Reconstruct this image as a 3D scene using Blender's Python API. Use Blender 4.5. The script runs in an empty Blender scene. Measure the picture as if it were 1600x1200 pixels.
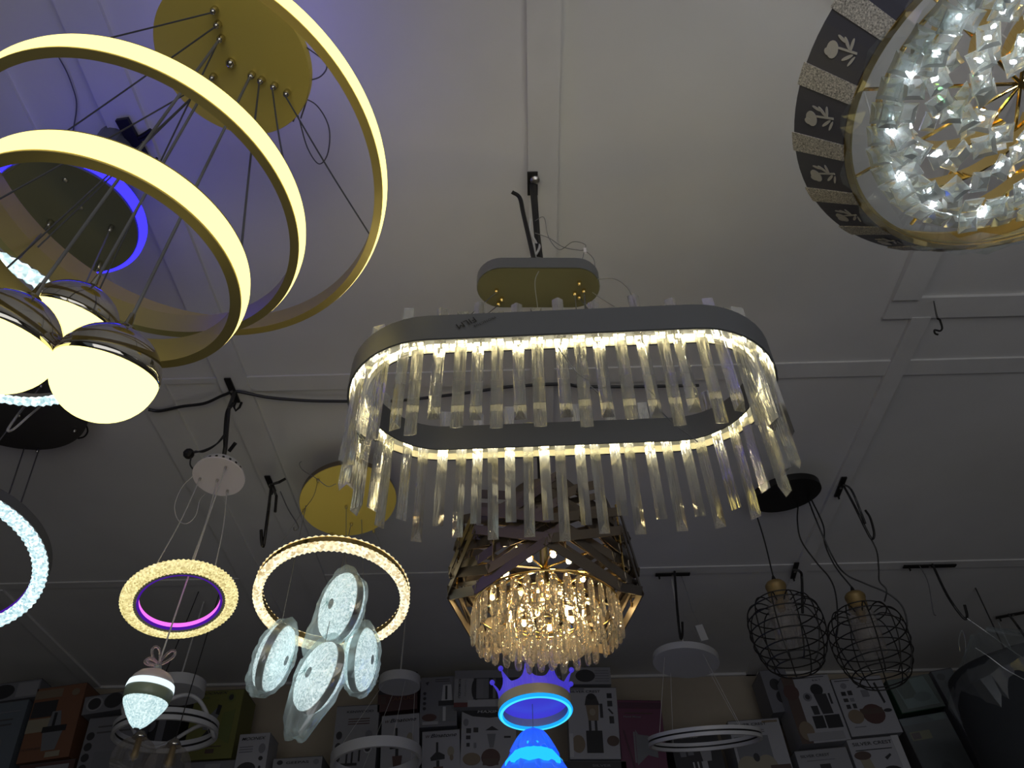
import bpy, math, random
import numpy as np
from mathutils import Vector
random.seed(7); rng = np.random.RandomState(5)
sc = bpy.context.scene
COL = sc.collection
PI = math.pi

# ------------------------------------------------------------------ camera
F = 1202.0
CAM = np.array([0.0, 0.0, 1.45])
_Y = np.array([42.0, -1150.0, F]); _Z = np.array([-18.0, (F*F + 42*-18.0)/1150.0, F])
_Y /= np.linalg.norm(_Y); _Z /= np.linalg.norm(_Z); _X = -np.cross(_Y, _Z)
R = np.stack([_X, _Y, _Z])                       # world = R @ (right, up, forward)
cd = bpy.data.cameras.new('camera'); cam = bpy.data.objects.new('camera', cd); COL.objects.link(cam)
cd.sensor_fit = 'HORIZONTAL'; cd.sensor_width = 36.0; cd.lens = 36.0*F/1600.0; cd.clip_start = 0.02
from mathutils import Matrix
cam.matrix_world = Matrix([[R[i][0], R[i][1], -R[i][2], CAM[i]] for i in range(3)] + [[0, 0, 0, 1]])
sc.camera = cam

def ray(px, py): return R @ np.array([(px-800)/F, -(py-600)/F, 1.0])
def atd(px, py, d): return CAM + ray(px, py)*d                         # at a distance in front of the camera
def atz(px, py, z): d = ray(px, py); return CAM + d*((z-CAM[2])/d[2])  # on a level plane
def aty(px, py, y): d = ray(px, py); return CAM + d*(y/d[1])           # on a plane facing the shop front
def proj(P):
    c = (np.atleast_2d(P)-CAM) @ R
    return np.stack([800+F*c[:, 0]/c[:, 2], 600-F*c[:, 1]/c[:, 2]], 1)

# ------------------------------------------------------------------ materials
def mat(name, col=(.5, .5, .5), rough=.5, metal=0., emit=None, es=0., noise=None, spec=.5, bump=None, trans=0., ior=1.45):
    m = bpy.data.materials.new(name); m.use_nodes = True
    nt = m.node_tree; b = nt.nodes['Principled BSDF']
    b.inputs['Base Color'].default_value = (*col, 1); b.inputs['Roughness'].default_value = rough
    b.inputs['Metallic'].default_value = metal; b.inputs['Specular IOR Level'].default_value = spec
    if trans: b.inputs['Transmission Weight'].default_value = trans; b.inputs['IOR'].default_value = ior
    if emit: b.inputs['Emission Color'].default_value = (*emit, 1); b.inputs['Emission Strength'].default_value = es
    tc = None
    if noise or bump: tc = nt.nodes.new('ShaderNodeTexCoord')
    if noise:
        sc_, amt = noise
        n = nt.nodes.new('ShaderNodeTexNoise'); n.inputs['Scale'].default_value = sc_; n.inputs['Detail'].default_value = 6
        nt.links.new(tc.outputs['Object'], n.inputs['Vector'])
        r = nt.nodes.new('ShaderNodeMapRange'); r.inputs['To Min'].default_value = 1-amt; r.inputs['To Max'].default_value = 1+amt
        r.inputs['From Min'].default_value = .3; r.inputs['From Max'].default_value = .7
        nt.links.new(n.outputs['Fac'], r.inputs['Value'])
        x = nt.nodes.new('ShaderNodeVectorMath'); x.operation = 'SCALE'; x.inputs[0].default_value = col
        nt.links.new(r.outputs['Result'], x.inputs['Scale']); nt.links.new(x.outputs['Vector'], b.inputs['Base Color'])
    if bump:
        sc_, amt = bump
        n = nt.nodes.new('ShaderNodeTexNoise'); n.inputs['Scale'].default_value = sc_; n.inputs['Detail'].default_value = 4
        nt.links.new(tc.outputs['Object'], n.inputs['Vector'])
        bm_ = nt.nodes.new('ShaderNodeBump'); bm_.inputs['Strength'].default_value = amt; bm_.inputs['Distance'].default_value = .004
        nt.links.new(n.outputs['Fac'], bm_.inputs['Height']); nt.links.new(bm_.outputs['Normal'], b.inputs['Normal'])
    return m

def glow(name, col, st):
    m = bpy.data.materials.new(name); m.use_nodes = True; nt = m.node_tree; nt.nodes.clear()
    o = nt.nodes.new('ShaderNodeOutputMaterial'); e = nt.nodes.new('ShaderNodeEmission')
    e.inputs['Color'].default_value = (*col, 1); e.inputs['Strength'].default_value = st
    nt.links.new(e.outputs[0], o.inputs[0]); return m

def glow_cells(name, lo, hi, st, scale, base=(.8, .8, .8), mixin=.75, rough=.15):
    """lit moulded acrylic: each facet passes a different amount of the lamp behind it"""
    m = bpy.data.materials.new(name); m.use_nodes = True; nt = m.node_tree
    b = nt.nodes['Principled BSDF']; b.inputs['Base Color'].default_value = (*base, 1); b.inputs['Roughness'].default_value = rough
    tc = nt.nodes.new('ShaderNodeTexCoord'); v = nt.nodes.new('ShaderNodeTexVoronoi'); v.inputs['Scale'].default_value = scale
    nt.links.new(tc.outputs['Object'], v.inputs['Vector'])
    sp = nt.nodes.new('ShaderNodeSeparateColor'); nt.links.new(v.outputs['Color'], sp.inputs[0])
    mx = nt.nodes.new('ShaderNodeMix'); mx.data_type = 'RGBA'
    mx.inputs[6].default_value = (*lo, 1); mx.inputs[7].default_value = (*hi, 1)
    nt.links.new(sp.outputs[0], mx.inputs[0])
    nt.links.new(mx.outputs[2], b.inputs['Emission Color']); b.inputs['Emission Strength'].default_value = st
    return m

def crystal(name, tint=(1, 1, 1), clear=.55, haze=.12, bump=40., bstr=.5, rough=.02, streak=0):
    m = bpy.data.materials.new(name); m.use_nodes = True; nt = m.node_tree; nt.nodes.clear()
    N = nt.nodes.new; L = nt.links.new
    o = N('ShaderNodeOutputMaterial')
    g = N('ShaderNodeBsdfGlass'); g.inputs['Color'].default_value = (*tint, 1); g.inputs['Roughness'].default_value = rough; g.inputs['IOR'].default_value = 1.5
    t = N('ShaderNodeBsdfTransparent'); t.inputs['Color'].default_value = (*[.3*c+.68 for c in tint], 1)
    d = N('ShaderNodeBsdfTranslucent'); d.inputs['Color'].default_value = (*tint, 1)
    d2 = N('ShaderNodeBsdfDiffuse'); d2.inputs['Color'].default_value = (*tint, 1)
    md = N('ShaderNodeMixShader'); md.inputs[0].default_value = .5; L(d.outputs[0], md.inputs[1]); L(d2.outputs[0], md.inputs[2])
    m1 = N('ShaderNodeMixShader'); m1.inputs[0].default_value = clear; L(g.outputs[0], m1.inputs[1]); L(t.outputs[0], m1.inputs[2])
    m2 = N('ShaderNodeMixShader'); m2.inputs[0].default_value = haze; L(m1.outputs[0], m2.inputs[1]); L(md.outputs[0], m2.inputs[2])
    if bump:
        tc = N('ShaderNodeTexCoord'); n = N('ShaderNodeTexVoronoi'); n.inputs['Scale'].default_value = bump; L(tc.outputs['Object'], n.inputs['Vector'])
        bp = N('ShaderNodeBump'); bp.inputs['Strength'].default_value = bstr; bp.inputs['Distance'].default_value = .003
        if streak:                                   # drawn glass: fine lines along its length
            n = N('ShaderNodeTexNoise'); n.inputs['Scale'].default_value = 1.; n.inputs['Detail'].default_value = 2
            mp = N('ShaderNodeMapping'); mp.inputs['Scale'].default_value = (bump, bump, streak); L(tc.outputs['Object'], mp.inputs['Vector']); L(mp.outputs[0], n.inputs['Vector'])
        L(n.outputs['Fac' if streak else 'Distance'], bp.inputs['Height'])
        for s in (g, d, d2): L(bp.outputs[0], s.inputs['Normal'])
    L(m2.outputs[0], o.inputs[0]); return m

def film(name, tint=(.9, .95, .97), through=.7, gloss=.15, rough=.12):
    m = bpy.data.materials.new(name); m.use_nodes = True; nt = m.node_tree; nt.nodes.clear()
    N = nt.nodes.new; L = nt.links.new
    o = N('ShaderNodeOutputMaterial'); t = N('ShaderNodeBsdfTransparent'); t.inputs['Color'].default_value = (*tint, 1)
    g = N('ShaderNodeBsdfGlossy'); g.inputs['Roughness'].default_value = rough
    d = N('ShaderNodeBsdfTranslucent'); d.inputs['Color'].default_value = (*tint, 1)
    d2 = N('ShaderNodeBsdfDiffuse'); d2.inputs['Color'].default_value = (*tint, 1)
    md = N('ShaderNodeMixShader'); md.inputs[0].default_value = .5; L(d.outputs[0], md.inputs[1]); L(d2.outputs[0], md.inputs[2])
    a = N('ShaderNodeMixShader'); a.inputs[0].default_value = gloss/(1-through); L(md.outputs[0], a.inputs[1]); L(g.outputs[0], a.inputs[2])
    b = N('ShaderNodeMixShader'); b.inputs[0].default_value = through; L(a.outputs[0], b.inputs[1]); L(t.outputs[0], b.inputs[2])
    L(b.outputs[0], o.inputs[0]); return m

M = {}
M['ceiling'] = mat('painted ceiling board', (.60, .59, .58), .75, noise=(1.6, .07), bump=(14, .15))
M['batten'] = mat('painted batten', (.60, .59, .58), .7, noise=(5, .06))
M['wall'] = mat('cream wall', (.36, .31, .24), .85, noise=(2, .12))
M['darkwall'] = mat('cluttered side wall', (.22, .21, .2), .85, noise=(2, .2))
M['floor'] = mat('cement floor', (.20, .195, .19), .7, noise=(3, .1))
M['shelf'] = mat('dark shelf board', (.07, .055, .045), .7, noise=(12, .2))
M['gold'] = mat('brushed gold', (.52, .43, .17), .42, .7)
M['golddisc'] = mat('gold canopy face', (.80, .62, .13), .45, .25)
M['golddark'] = mat('bronze gold', (.36, .27, .11), .4, .7)
M['goldbright'] = mat('polished gold', (.9, .66, .25), .12, 1.)
M['bronze'] = mat('coffee bronze strip', (.20, .165, .13), .3, .8)
M['olive'] = mat('olive gold canopy', (.10, .092, .042), .45, .5)
M['grey'] = mat('slate grey metal', (.135, .14, .15), .4, .35)
M['greydisc'] = mat('grey canopy underside', (.15, .155, .12), .5, .3)
M['darkdisc'] = mat('dark canopy underside', (.06, .057, .055), .5, .2)
M['chrome'] = mat('smoked chrome', (.55, .52, .46), .08, 1.)
M['steel'] = mat('steel', (.5, .48, .45), .3, 1.)
M['white'] = mat('white lacquer', (.72, .68, .68), .4)
M['offwhite'] = mat('unlit white acrylic', (.5, .5, .51), .4)
M['black'] = mat('black iron', (.012, .011, .011), .5, .3)
M['blackcable'] = mat('black cable', (.015, .015, .016), .5)
M['greycable'] = mat('grey cable', (.20, .20, .20), .5)
M['darkgreycable'] = mat('dark grey cable', (.09, .09, .10), .5)
M['clearcable'] = mat('pale cable', (.5, .49, .47), .4)
M['brass'] = mat('antique brass', (.26, .18, .07), .45, .45)
M['warm'] = glow('warm white diffuser', (1., .80, .24), 2.4)
M['globe'] = glow('warm globe diffuser', (1., .88, .30), 2.4)
M['led'] = glow('warm led strip', (1., .84, .42), 34.)
M['added_uplight'] = glow('added uplight strip', (1., .9, .62), 34.)
M['bulb'] = glow('warm bulb', (1., .77, .40), 80.)
M['coolled'] = glow('cool led point', (.9, .94, 1.), 150.)
M['greenled'] = glow('green led point', (.35, 1., .4), 14.)
M['blue'] = glow('blue led rim', (.019, .014, 1.), 4.4)
M['blueback'] = glow('blue led back strip', (.16, .14, 1.), 5.0)
M['magenta'] = glow('magenta led strip', (1., .16, .95), 1.35)
M['violet'] = glow('violet led edge', (.07, .01, .34), .9)
M['cyanring'] = glow('cyan led ring', (.012, .36, 1.), 1.2)
M['cyanhot'] = glow('bright cyan led ring', (.05, .62, 1.), 1.4)
M['eggband'] = glow('cool white band', (.80, .95, 1.), 1.15)
M['crystalwarm'] = glow_cells('warm crystal ring', (.42, .31, .06), (1., .89, .38), 1.05, 240)
M['crystalwhite'] = glow_cells('warm white crystal ring', (.36, .24, .07), (1., .93, .60), 1.35, 120)
M['crystalice'] = glow_cells('ice crystal ring', (.18, .38, .44), (.85, 1., 1.), 1.3, 160)
M['disc'] = glow_cells('cool crystal disc', (.14, .27, .29), (.92, 1., 1.), 1.05, 230)
M['eggcell'] = glow_cells('cool crystal cup', (.30, .52, .56), (.78, 1., 1.), .95, 300)
M['rod'] = crystal('crystal rod', (1., 1., .97), .26, .012, 260, .35, .0, 9)
M['drop'] = crystal('crystal drop', (1., .98, .93), .30, .07, 90, .35, .0)
M['gem'] = crystal('faceted crystal', (.95, 1., 1.), .18, .15, 0, 0, .0)
M['clearglass'] = crystal('clear glass', (.93, .9, .87), .72, .07, 0)
M['film'] = film('clear plastic wrap', (.92, .96, .97), .78, .14, .16)
M['bag'] = film('milky plastic bag', (.93, 1., 1.), .68, .13, .2)
M['crownacrylic'] = mat('violet lit acrylic', (.12, .1, .5), .3, 0, (.085, .06, 1.), .42)
M['jelly'] = mat('blue lit acrylic', (.05, .12, .5), .3, 0, (.01, .11, 1.), .75)
M['jellyhot'] = glow('cyan inner tier', (.02, .55, 1.), 1.15)
M['beige'] = mat('beige lacquer', (.42, .40, .33), .5)
M['panel'] = mat('dark decorated panel', (.085, .085, .115), .4)
M['glitter'] = mat('silver glitter strip', (.55, .52, .48), .5, .1, noise=(420, .7))
M['emblem'] = mat('silver emblem', (.62, .60, .58), .45, .2)
M['eggcap'] = mat('rose grey shell', (.55, .47, .47), .4)
M['egggreen'] = mat('grey green shell', (.22, .27, .2), .35)
M['pinkglass'] = crystal('pink tinted glass', (1., .92, .97), .55, .10, 0)
M['darkwrap'] = mat('dark wrapped fixture', (.022, .025, .03), .8, bump=(30, .3))
def C_(n, c, r=.55): M[n] = mat(n, c, r); return n

# ------------------------------------------------------------------ mesh builder
class MB:
    def __init__(s): s.v = []; s.f = []; s.m = []
    def add(s, V, Fc, mi=0):
        o = len(s.v); s.v += [tuple(map(float, p)) for p in V]
        for f in Fc: s.f.append(tuple(i+o for i in f)); s.m.append(mi)
        return s
    def box(s, c, size, fr=None, mi=0):
        c = np.array(c, float); fr = np.eye(3) if fr is None else fr; h = np.array(size)/2
        V = [c + fr.T @ (h*np.array([x, y, z])) for x in (-1, 1) for y in (-1, 1) for z in (-1, 1)]
        return s.add(V, [(0, 1, 3, 2), (4, 6, 7, 5), (0, 4, 5, 1), (2, 3, 7, 6), (0, 2, 6, 4), (1, 5, 7, 3)], mi)
    def tube(s, P, r, n=6, closed=False, mi=0):
        P = np.array(P, float); k = len(P)
        if closed: T = np.roll(P, -1, 0)-np.roll(P, 1, 0)
        else: T = np.gradient(P, axis=0)
        T /= np.linalg.norm(T, axis=1)[:, None]+1e-12
        ref = np.array([0, 0, 1.]) if abs(T[0][2]) < .9 else np.array([1., 0, 0])
        a = np.cross(T[0], ref); a /= np.linalg.norm(a); V = []
        rr = r if hasattr(r, '__len__') else [r]*k
        for i in range(k):
            a = a-T[i]*np.dot(a, T[i]); a /= np.linalg.norm(a)+1e-12; b = np.cross(T[i], a)
            for j in range(n):
                t = 2*PI*j/n; V.append(P[i]+rr[i]*(math.cos(t)*a+math.sin(t)*b))
        Fc = []
        for i in range(k if closed else k-1):
            i2 = (i+1) % k
            for j in range(n): j2 = (j+1) % n; Fc.append((i*n+j, i*n+j2, i2*n+j2, i2*n+j))
        if not closed: Fc += [tuple(range(n))[::-1], tuple((k-1)*n+j for j in range(n))]
        return s.add(V, Fc, mi)
    def lathe(s, prof, C, n=(0, 0, 1), seg=64, closed=False, mi=0, mis=None, wob=None):
        C = np.array(C, float); n = np.array(n, float); n /= np.linalg.norm(n)
        a = np.cross([0, 1, 0.], n); a /= np.linalg.norm(a); b = np.cross(n, a); V = []; k = len(prof)
        for j in range(seg):
            t = 2*PI*j/seg
            for i, (r, h) in enumerate(prof):
                if wob: r, h = wob(r, h, t, i, j)
                V.append(C+r*(math.cos(t)*a+math.sin(t)*b)+h*n)
        o = len(s.v); s.v += [tuple(map(float, p)) for p in V]
        for j in range(seg):
            j2 = (j+1) % seg
            for i in range(k if closed else k-1):
                i2 = (i+1) % k; s.f.append(tuple(o+q for q in (j*k+i, j2*k+i, j2*k+i2, j*k+i2))); s.m.append(mis[i] if mis else mi)
        if not closed:
            for i, fl in ((0, 1), (k-1, 0)):
                if prof[i][0] > 1e-5:
                    q = tuple(o+j*k+i for j in range(seg)); s.f.append(q[::-1] if fl else q); s.m.append(mis[min(i, k-2)] if mis else mi)
        return s
    def sphere(s, C, r, n=(0, 0, 1), seg=16, rings=10, mi=0, zs=1.):
        p = [(r*math.sin(PI*i/rings)+1e-6, -r*zs*math.cos(PI*i/rings)) for i in range(rings+1)]
        return s.lathe(p, C, n, seg, mi=mi)
    def sweep(s, path, prof, closed=True, mi=0, cap=False):
        """path: level outline; prof: (outward, up) closed cross-section"""
        P = np.array(path, float); k = len(P); T = np.roll(P, -1, 0)-np.roll(P, 1, 0)
        T /= np.linalg.norm(T, axis=1)[:, None]; O = np.stack([T[:, 1], -T[:, 0], T[:, 2]*0], 1); m = len(prof)
        V = [P[i]+O[i]*u+np.array([0, 0, w]) for i in range(k) for u, w in prof]
        Fc = [(i*m+j, ((i+1) % k)*m+j, ((i+1) % k)*m+(j+1) % m, i*m+(j+1) % m) for i in range(k) for j in range(m if not cap else m-1)]
        if cap: Fc += [tuple(i*m for i in range(k))[::-1], tuple(i*m+m-1 for i in range(k))]
        return s.add(V, Fc, mi)
    def flat(s, pts2, o, u, v, n, th=.001, mi=0):
        """thin slab from a 2-D outline in frame o,u,v, rising along n"""
        o, u, v, n = [np.array(q, float) for q in (o, u, v, n)]; k = len(pts2)
        V = [o+u*x+v*y for x, y in pts2]+[o+u*x+v*y+n*th for x, y in pts2]
        return s.add(V, [tuple(range(k))[::-1], tuple(range(k, 2*k))]+[(i, (i+1) % k, k+(i+1) % k, k+i) for i in range(k)], mi)
    def text(s, txt, o, u, v, n, size=.02, shear=0., th=.0006, mi=0, width=None, bold=0.):
        cu = bpy.data.curves.new('t', 'FONT'); cu.body = txt; cu.size = 1; cu.shear = shear; cu.align_x = 'CENTER'; cu.align_y = 'CENTER'; cu.offset = bold
        ob = bpy.data.objects.new('t', cu); COL.objects.link(ob); dg = bpy.context.evaluated_depsgraph_get(); dg.update()
        me = ob.evaluated_get(dg).to_mesh(); vs = [(q.co.x, q.co.y) for q in me.vertices]; fs = [tuple(p.vertices) for p in me.polygons]
        ob.evaluated_get(dg).to_mesh_clear(); bpy.data.objects.remove(ob); bpy.data.curves.remove(cu)
        w = max(q[0] for q in vs)-min(q[0] for q in vs); sx = size
        if width: sx = width/w
        o, u, v, n = [np.array(q, float) for q in (o, u, v, n)]
        s.add([o+u*x*sx+v*y*size+n*th for x, y in vs], fs, mi); return s
    def build(s, name, m, parent=None, smooth=False):
        me = bpy.data.meshes.new(name); base = np.zeros(3); p = parent
        while p is not None: base += np.array(p.location); p = p.parent
        me.from_pydata([tuple(np.array(q)-base) for q in s.v], [], s.f)
        for q in (m if isinstance(m, (list, tuple)) else [m]): me.materials.append(M[q] if isinstance(q, str) else q)
        me.polygons.foreach_set('material_index', s.m)
        if smooth: me.polygons.foreach_set('use_smooth', [True]*len(me.polygons))
        me.update(); o = bpy.data.objects.new(name, me); COL.objects.link(o)
        if parent is not None: o.parent = parent
        if smooth == 'auto':
            try:
                me.set_sharp_from_angle(angle=math.radians(40))
            except Exception: pass
        return o

def thing(name, label, cat, loc, group=None):
    o = bpy.data.objects.new(name, None); COL.objects.link(o); o.location = tuple(map(float, loc)); o.empty_display_size = .05
    o['label'] = label; o['category'] = cat
    if group: o['group'] = group
    return o
def tag(o, label, cat, group=None):
    o['label'] = label; o['category'] = cat
    if group: o['group'] = group
    return o
def struct(o): o['kind'] = 'structure'; return o

def spl(P, k=10):
    """smooth curve through points"""
    P = [np.array(p, float) for p in P]; Q = [2*P[0]-P[1]]+P+[2*P[-1]-P[-2]]; out = []
    for i in range(1, len(Q)-2):
        a, b, c, d = Q[i-1:i+3]
        for t in np.linspace(0, 1, k, endpoint=False):
            out.append(.5*((2*b)+(-a+c)*t+(2*a-5*b+4*c-d)*t*t+(-a+3*b-3*c+d)*t**3))
    return out+[P[-1]]
def circ(C, n, r, k=360):
    n = np.array(n, float); n /= np.linalg.norm(n); a = np.cross([0, 1, 0.], n); a /= np.linalg.norm(a); b = np.cross(n, a)
    t = np.linspace(0, 2*PI, k, endpoint=False)[:, None]; return np.array(C)+r*(np.cos(t)*a+np.sin(t)*b)
def near(C, n, r, px, py):
    q = circ(C, n, r); return q[np.argmin(((proj(q)-np.array([px, py]))**2).sum(1))]
def plane_pt(px, py, C, n):
    d = ray(px, py); n = np.array(n, float); return CAM+d*(np.dot(np.array(C)-CAM, n)/np.dot(d, n))
def N(a, b): v = np.array([a, b, 1.]); return v/np.linalg.norm(v)
def rs(C, s): return CAM+(np.array(C)-CAM)*s
ZC = 3.3

# ------------------------------------------------------------------ room
YB, XL, XR, YF = 4.40, -3.4, 3.4, -1.9
struct(MB().box(((XL+XR)/2, (YB+YF)/2, -.05), (XR-XL, YB-YF, .1)).build('floor', 'floor'))
struct(MB().box(((XL+XR)/2, (YB+YF)/2, ZC+.05), (XR-XL+.2, YB-YF+.2, .1)).build('ceiling', 'ceiling'))
struct(MB().box(((XL+XR)/2, YB+.05, ZC/2), (XR-XL+.2, .1, ZC)).build('wall_back', 'wall'))
struct(MB().box((XL-.05, (YB+YF)/2, ZC/2), (.1, YB-YF, ZC)).build('wall_left', 'darkwall'))
struct(MB().box((XR+.05, (YB+YF)/2, ZC/2), (.1, YB-YF, ZC)).build('wall_right', 'darkwall'))
w = MB()                                              # shop front: opening 4.4 m wide, 2.5 m high
w.box((XL/2-1.1-.0, YF-.05, 1.25), (abs(XL)-2.2, .1, 2.5)).box((XR/2+1.1, YF-.05, 1.25), (XR-2.2, .1, 2.5)).box((0, YF-.05, 2.9), (XR-XL+.2, .1, .8))
struct(w.build('wall_front', 'darkwall'))
nt_ = [0]
def trim(x0, x1, y0, y1, h=.012):
    nt_[0] += 1
    struct(MB().box(((x0+x1)/2, (y0+y1)/2, ZC-h/2), (abs(x1-x0), abs(y1-y0), h)).build('trim_%d' % nt_[0], 'batten'))
trim(.035, .115, YF, YB, .014)                       # centre batten
trim(-1.035, -.935, YF, YB, .014); trim(-1.335, -1.225, YF, YB, .012)
trim(1.255, 1.315, 1.66, YB, .014); trim(1.165, 1.25, YF, 1.58, .02); trim(1.165, XR, 1.58, 1.665, .011)
trim(-.935, .035, 1.86, 1.93, .007); trim(.115, 1.255, 1.86, 1.93, .007); trim(1.315, XR, 1.86, 1.93, .007); trim(-1.225, -1.035, 1.862, 1.885, .006)
trim(-.935, .035, 3.185, 3.245, .006); trim(.115, 1.255, 3.185, 3.245, .006); trim(1.315, XR, 3.185, 3.245, .006); trim(XL, -1.335, 3.20, 3.25, .006)
trim(-2.55, -2.48, 3.25, YB, .012)
trim(XL, XR, YB-.018, YB, .014)                       # wall line

# ------------------------------------------------------------------ light through the shop front
def area(name, loc, rot, sx, sy, e, col):
    l = bpy.data.lights.new(name, 'AREA'); l.shape = 'RECTANGLE'; l.size = sx; l.size_y = sy; l.energy = e; l.color = col
    o = bpy.data.objects.new(name, l); COL.objects.link(o); o.location = loc; o.rotation_euler = rot; return o
area('daylight', (.6, YF-.02, 1.3), (math.radians(122), 0, 0), 3.6, 2.3, 31, (.98, .98, 1.))
wd = bpy.data.worlds.new('world'); sc.world = wd; wd.use_nodes = True
wd.node_tree.nodes['Background'].inputs[0].default_value = (.6, .7, .85, 1); wd.node_tree.nodes['Background'].inputs[1].default_value = .15

# ------------------------------------------------------------------ small shared pieces
def stud(mb, P, n=(0, 0, -1), r=.006, l=.014):
    n = np.array(n, float); mb.lathe([(r*.7, 0), (r, .002), (r, l*.6), (r*.55, l), (.0001, l*1.05)], P, n, 10)
def grip(P, n, r, l, t, m='steel', name='cable_grip'):
    g = MB(); stud(g, P, n, r, l); return g.build(name, m, t, True)
def hang(p): return (p[0], p[1], ZC)
def cordmb(P, r, n=6): return MB().tube(P, r, n)

def hook(label, px, py, y_len=.10, ang=0., drop=.35, bend=.05, dirx=1, slant=(0, 0), zt=ZC-.016):
    """flat iron strap on the ceiling with a rod that ends in a bend"""
    P = atz(px, py, ZC); t = thing('ceiling_hook', label, 'hook', (P[0], P[1], ZC), 'iron hooks screwed to the ceiling')
    ca, sa = math.cos(ang), math.sin(ang); fr = np.array([[ca, sa, 0], [-sa, ca, 0], [0, 0, 1.]])
    MB().box((P[0], P[1], zt-.003), (.022, y_len, .006), fr).build('strap', 'black', t)
    a = np.array([P[0]-sa*y_len*.4, P[1]+ca*y_len*.4, zt-.006])
    b = a+np.array([slant[0], slant[1], -drop])
    MB().tube([a, a*.5+b*.5, b, b+np.array([dirx*bend*.5, 0, -.018]), b+np.array([dirx*bend, 0, -.002]), b+np.array([dirx*bend*1.1, 0, bend])], .0042, 6).build('rod', 'black', t)
    MB().lathe([(.006, 0), (.006, .004), (.003, .006)], (P[0], P[1], zt-.006), (0, 0, -1), 10).build('screw', 'steel', t)
    return t

# ================================================================== gold triple-ring chandelier
CA, nA = rs((-.688, .80, 3.335), (3.03-1.45)/(3.335-1.45)), N(.10, .03)
t = thing('ring_chandelier', 'large gold chandelier of three nested glowing warm rings under a round gold canopy', 'chandelier', (CA[0], CA[1], ZC))
MB().lathe([(.0001, 0), (.159, 0), (.1605, .002), (.1605, .020), (.157, .022), (.0001, .022)], CA, nA, 80).build('canopy', 'golddisc', t, 'auto')
MB().lathe([(.125, .024), (.146, .024), (.146, .032), (.125, .032)], CA, nA, 64, True).build('blue_light_strip', 'blueback', t)['label'] = 'blue led strip glowing behind the canopy'
MB().tube([CA+nA*.022, (CA[0], CA[1], ZC)], .012, 12).build('stem', 'black', t)
ringsA = [((-.603, .677, 2.338), N(.051, -.031), .2), ((-.693, .774, 2.637), N(.073, .009), .3), ((-.655, .77, 2.776), N(.036, .086), .4)]
for C, n, r in ringsA:
    rr = MB().lathe([(r-.017, 0), (r-.001, 0), (r-.001, .004), (r-.005, .005), (r-.005, .047), (r-.001, .048), (r-.001, .052), (r-.017, .052)], C, n, 128, True).build('ring', 'gold', t, 'auto')
    MB().lathe([(r-.006, .005), (r+.0005, .0045), (r+.003, .015), (r+.0035, .026), (r+.003, .037), (r+.0005, .0475), (r-.006, .047)], C, n, 128, True).build('light_strip', 'warm', rr, True)['label'] = 'glowing warm white outer face'
studsA = [(337, 14), (342, 36), (347, 58), (335, 118), (395, 115), (410, 123), (430, 132), (450, 143)]
for p in studsA: grip(plane_pt(*p, CA, nA), -nA, .0075, .02, t, 'chrome')
grip(plane_pt(362, 97, CA, nA), -nA, .010, .016, t, 'chrome', 'centre_knob')
def ringcord(p, ri, q, r=.0016, m='darkgreycable'):
    C, n, rad = ringsA[ri]; a = plane_pt(*p, CA, nA)-nA*.02
    e = near(np.array(C)+n*.05, n, rad-.010, *q); mid = (a+e)/2+np.array([0, 0, -.006])
    MB().tube(spl([a, mid, e], 8), r).build('suspension_cord', m, t)
ringcord((337, 14), 2, (-60, 112)); ringcord((342, 36), 2, (-120, 350)); ringcord((335, 118), 0, (-20, 330)); ringcord((335, 118), 0, (10, 420)); ringcord((335, 118), 1, (30, 415))
ringcord((410, 123), 0, (384, 400), .0019); ringcord((430, 132), 1, (447, 268), .0019); ringcord((450, 143), 2, (584, 374), .0019); ringcord((347, 58), 1, (140, 480))
for pts in ([(455, 60), (480, 75), (510, 100), (500, 120), (478, 122), (482, 88)], [(466, 150), (495, 165), (514, 200), (512, 240), (498, 256), (480, 230), (465, 180), (458, 190)], [(450, 143), (470, 136), (480, 150), (470, 185)]):
    MB().tube(spl([atz(x, y, 3.03) for x, y in pts]), .0015).build('loose_wire', 'darkgreycable', t)

# three globe pendants hung inside the rings
def globe(label, px, py, d, st, n, rad=.0725):
    C = atd(px, py, d); n = np.array(n, float); n /= np.linalg.norm(n)
    t = thing('globe_pendant', label, 'pendant lamp', (C[0], C[1], C[2]+rad), 'globe pendants below the gold ring chandelier')
    k = 14; e = .30
    low = [(rad*.985*math.sin(a)+1e-6, -rad*.985*math.cos(a)) for a in np.linspace(0, PI*.5+.06, k)]
    MB().lathe(low+[(.0001, low[-1][1])], C, n, 40).build('diffuser', 'globe', t, True)['label'] = 'glowing warm white lower half'
    up = [(rad*math.sin(a)+1e-6, rad*math.cos(a)) for a in np.linspace(0, PI*.5-.02, k)]
    MB().lathe(up+[(rad*.97, 0.001)], C, n, 40).build('cap', 'chrome', t, True)['label'] = 'smoky mirrored upper half'
    s = plane_pt(*st, CA, nA)-nA*.02
    MB().lathe([(.012, 0), (.012, .006), (.006, .010), (.004, .03), (.0001, .03)], C+n*rad*.985, n, 16).build('cord_grip', 'chrome', t)
    MB().tube([s, C+n*(rad+.02)], .0027, 8).build('cord', 'greycable', t)
globe('nearest and lowest glowing warm globe with a smoky mirrored cap', 166, 583, 1.09, (395, 115), (.17, -.27, 1))
globe('glowing warm globe with a mirrored cap cut by the left edge of the view', 5, 534, 1.06, (347, 58), (.24, -.22, 1), .074)
globe('mostly hidden glowing warm globe behind the other two mirrored-cap globes', 110, 507, 1.24, (335, 118), (.2, -.22, 1))

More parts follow.
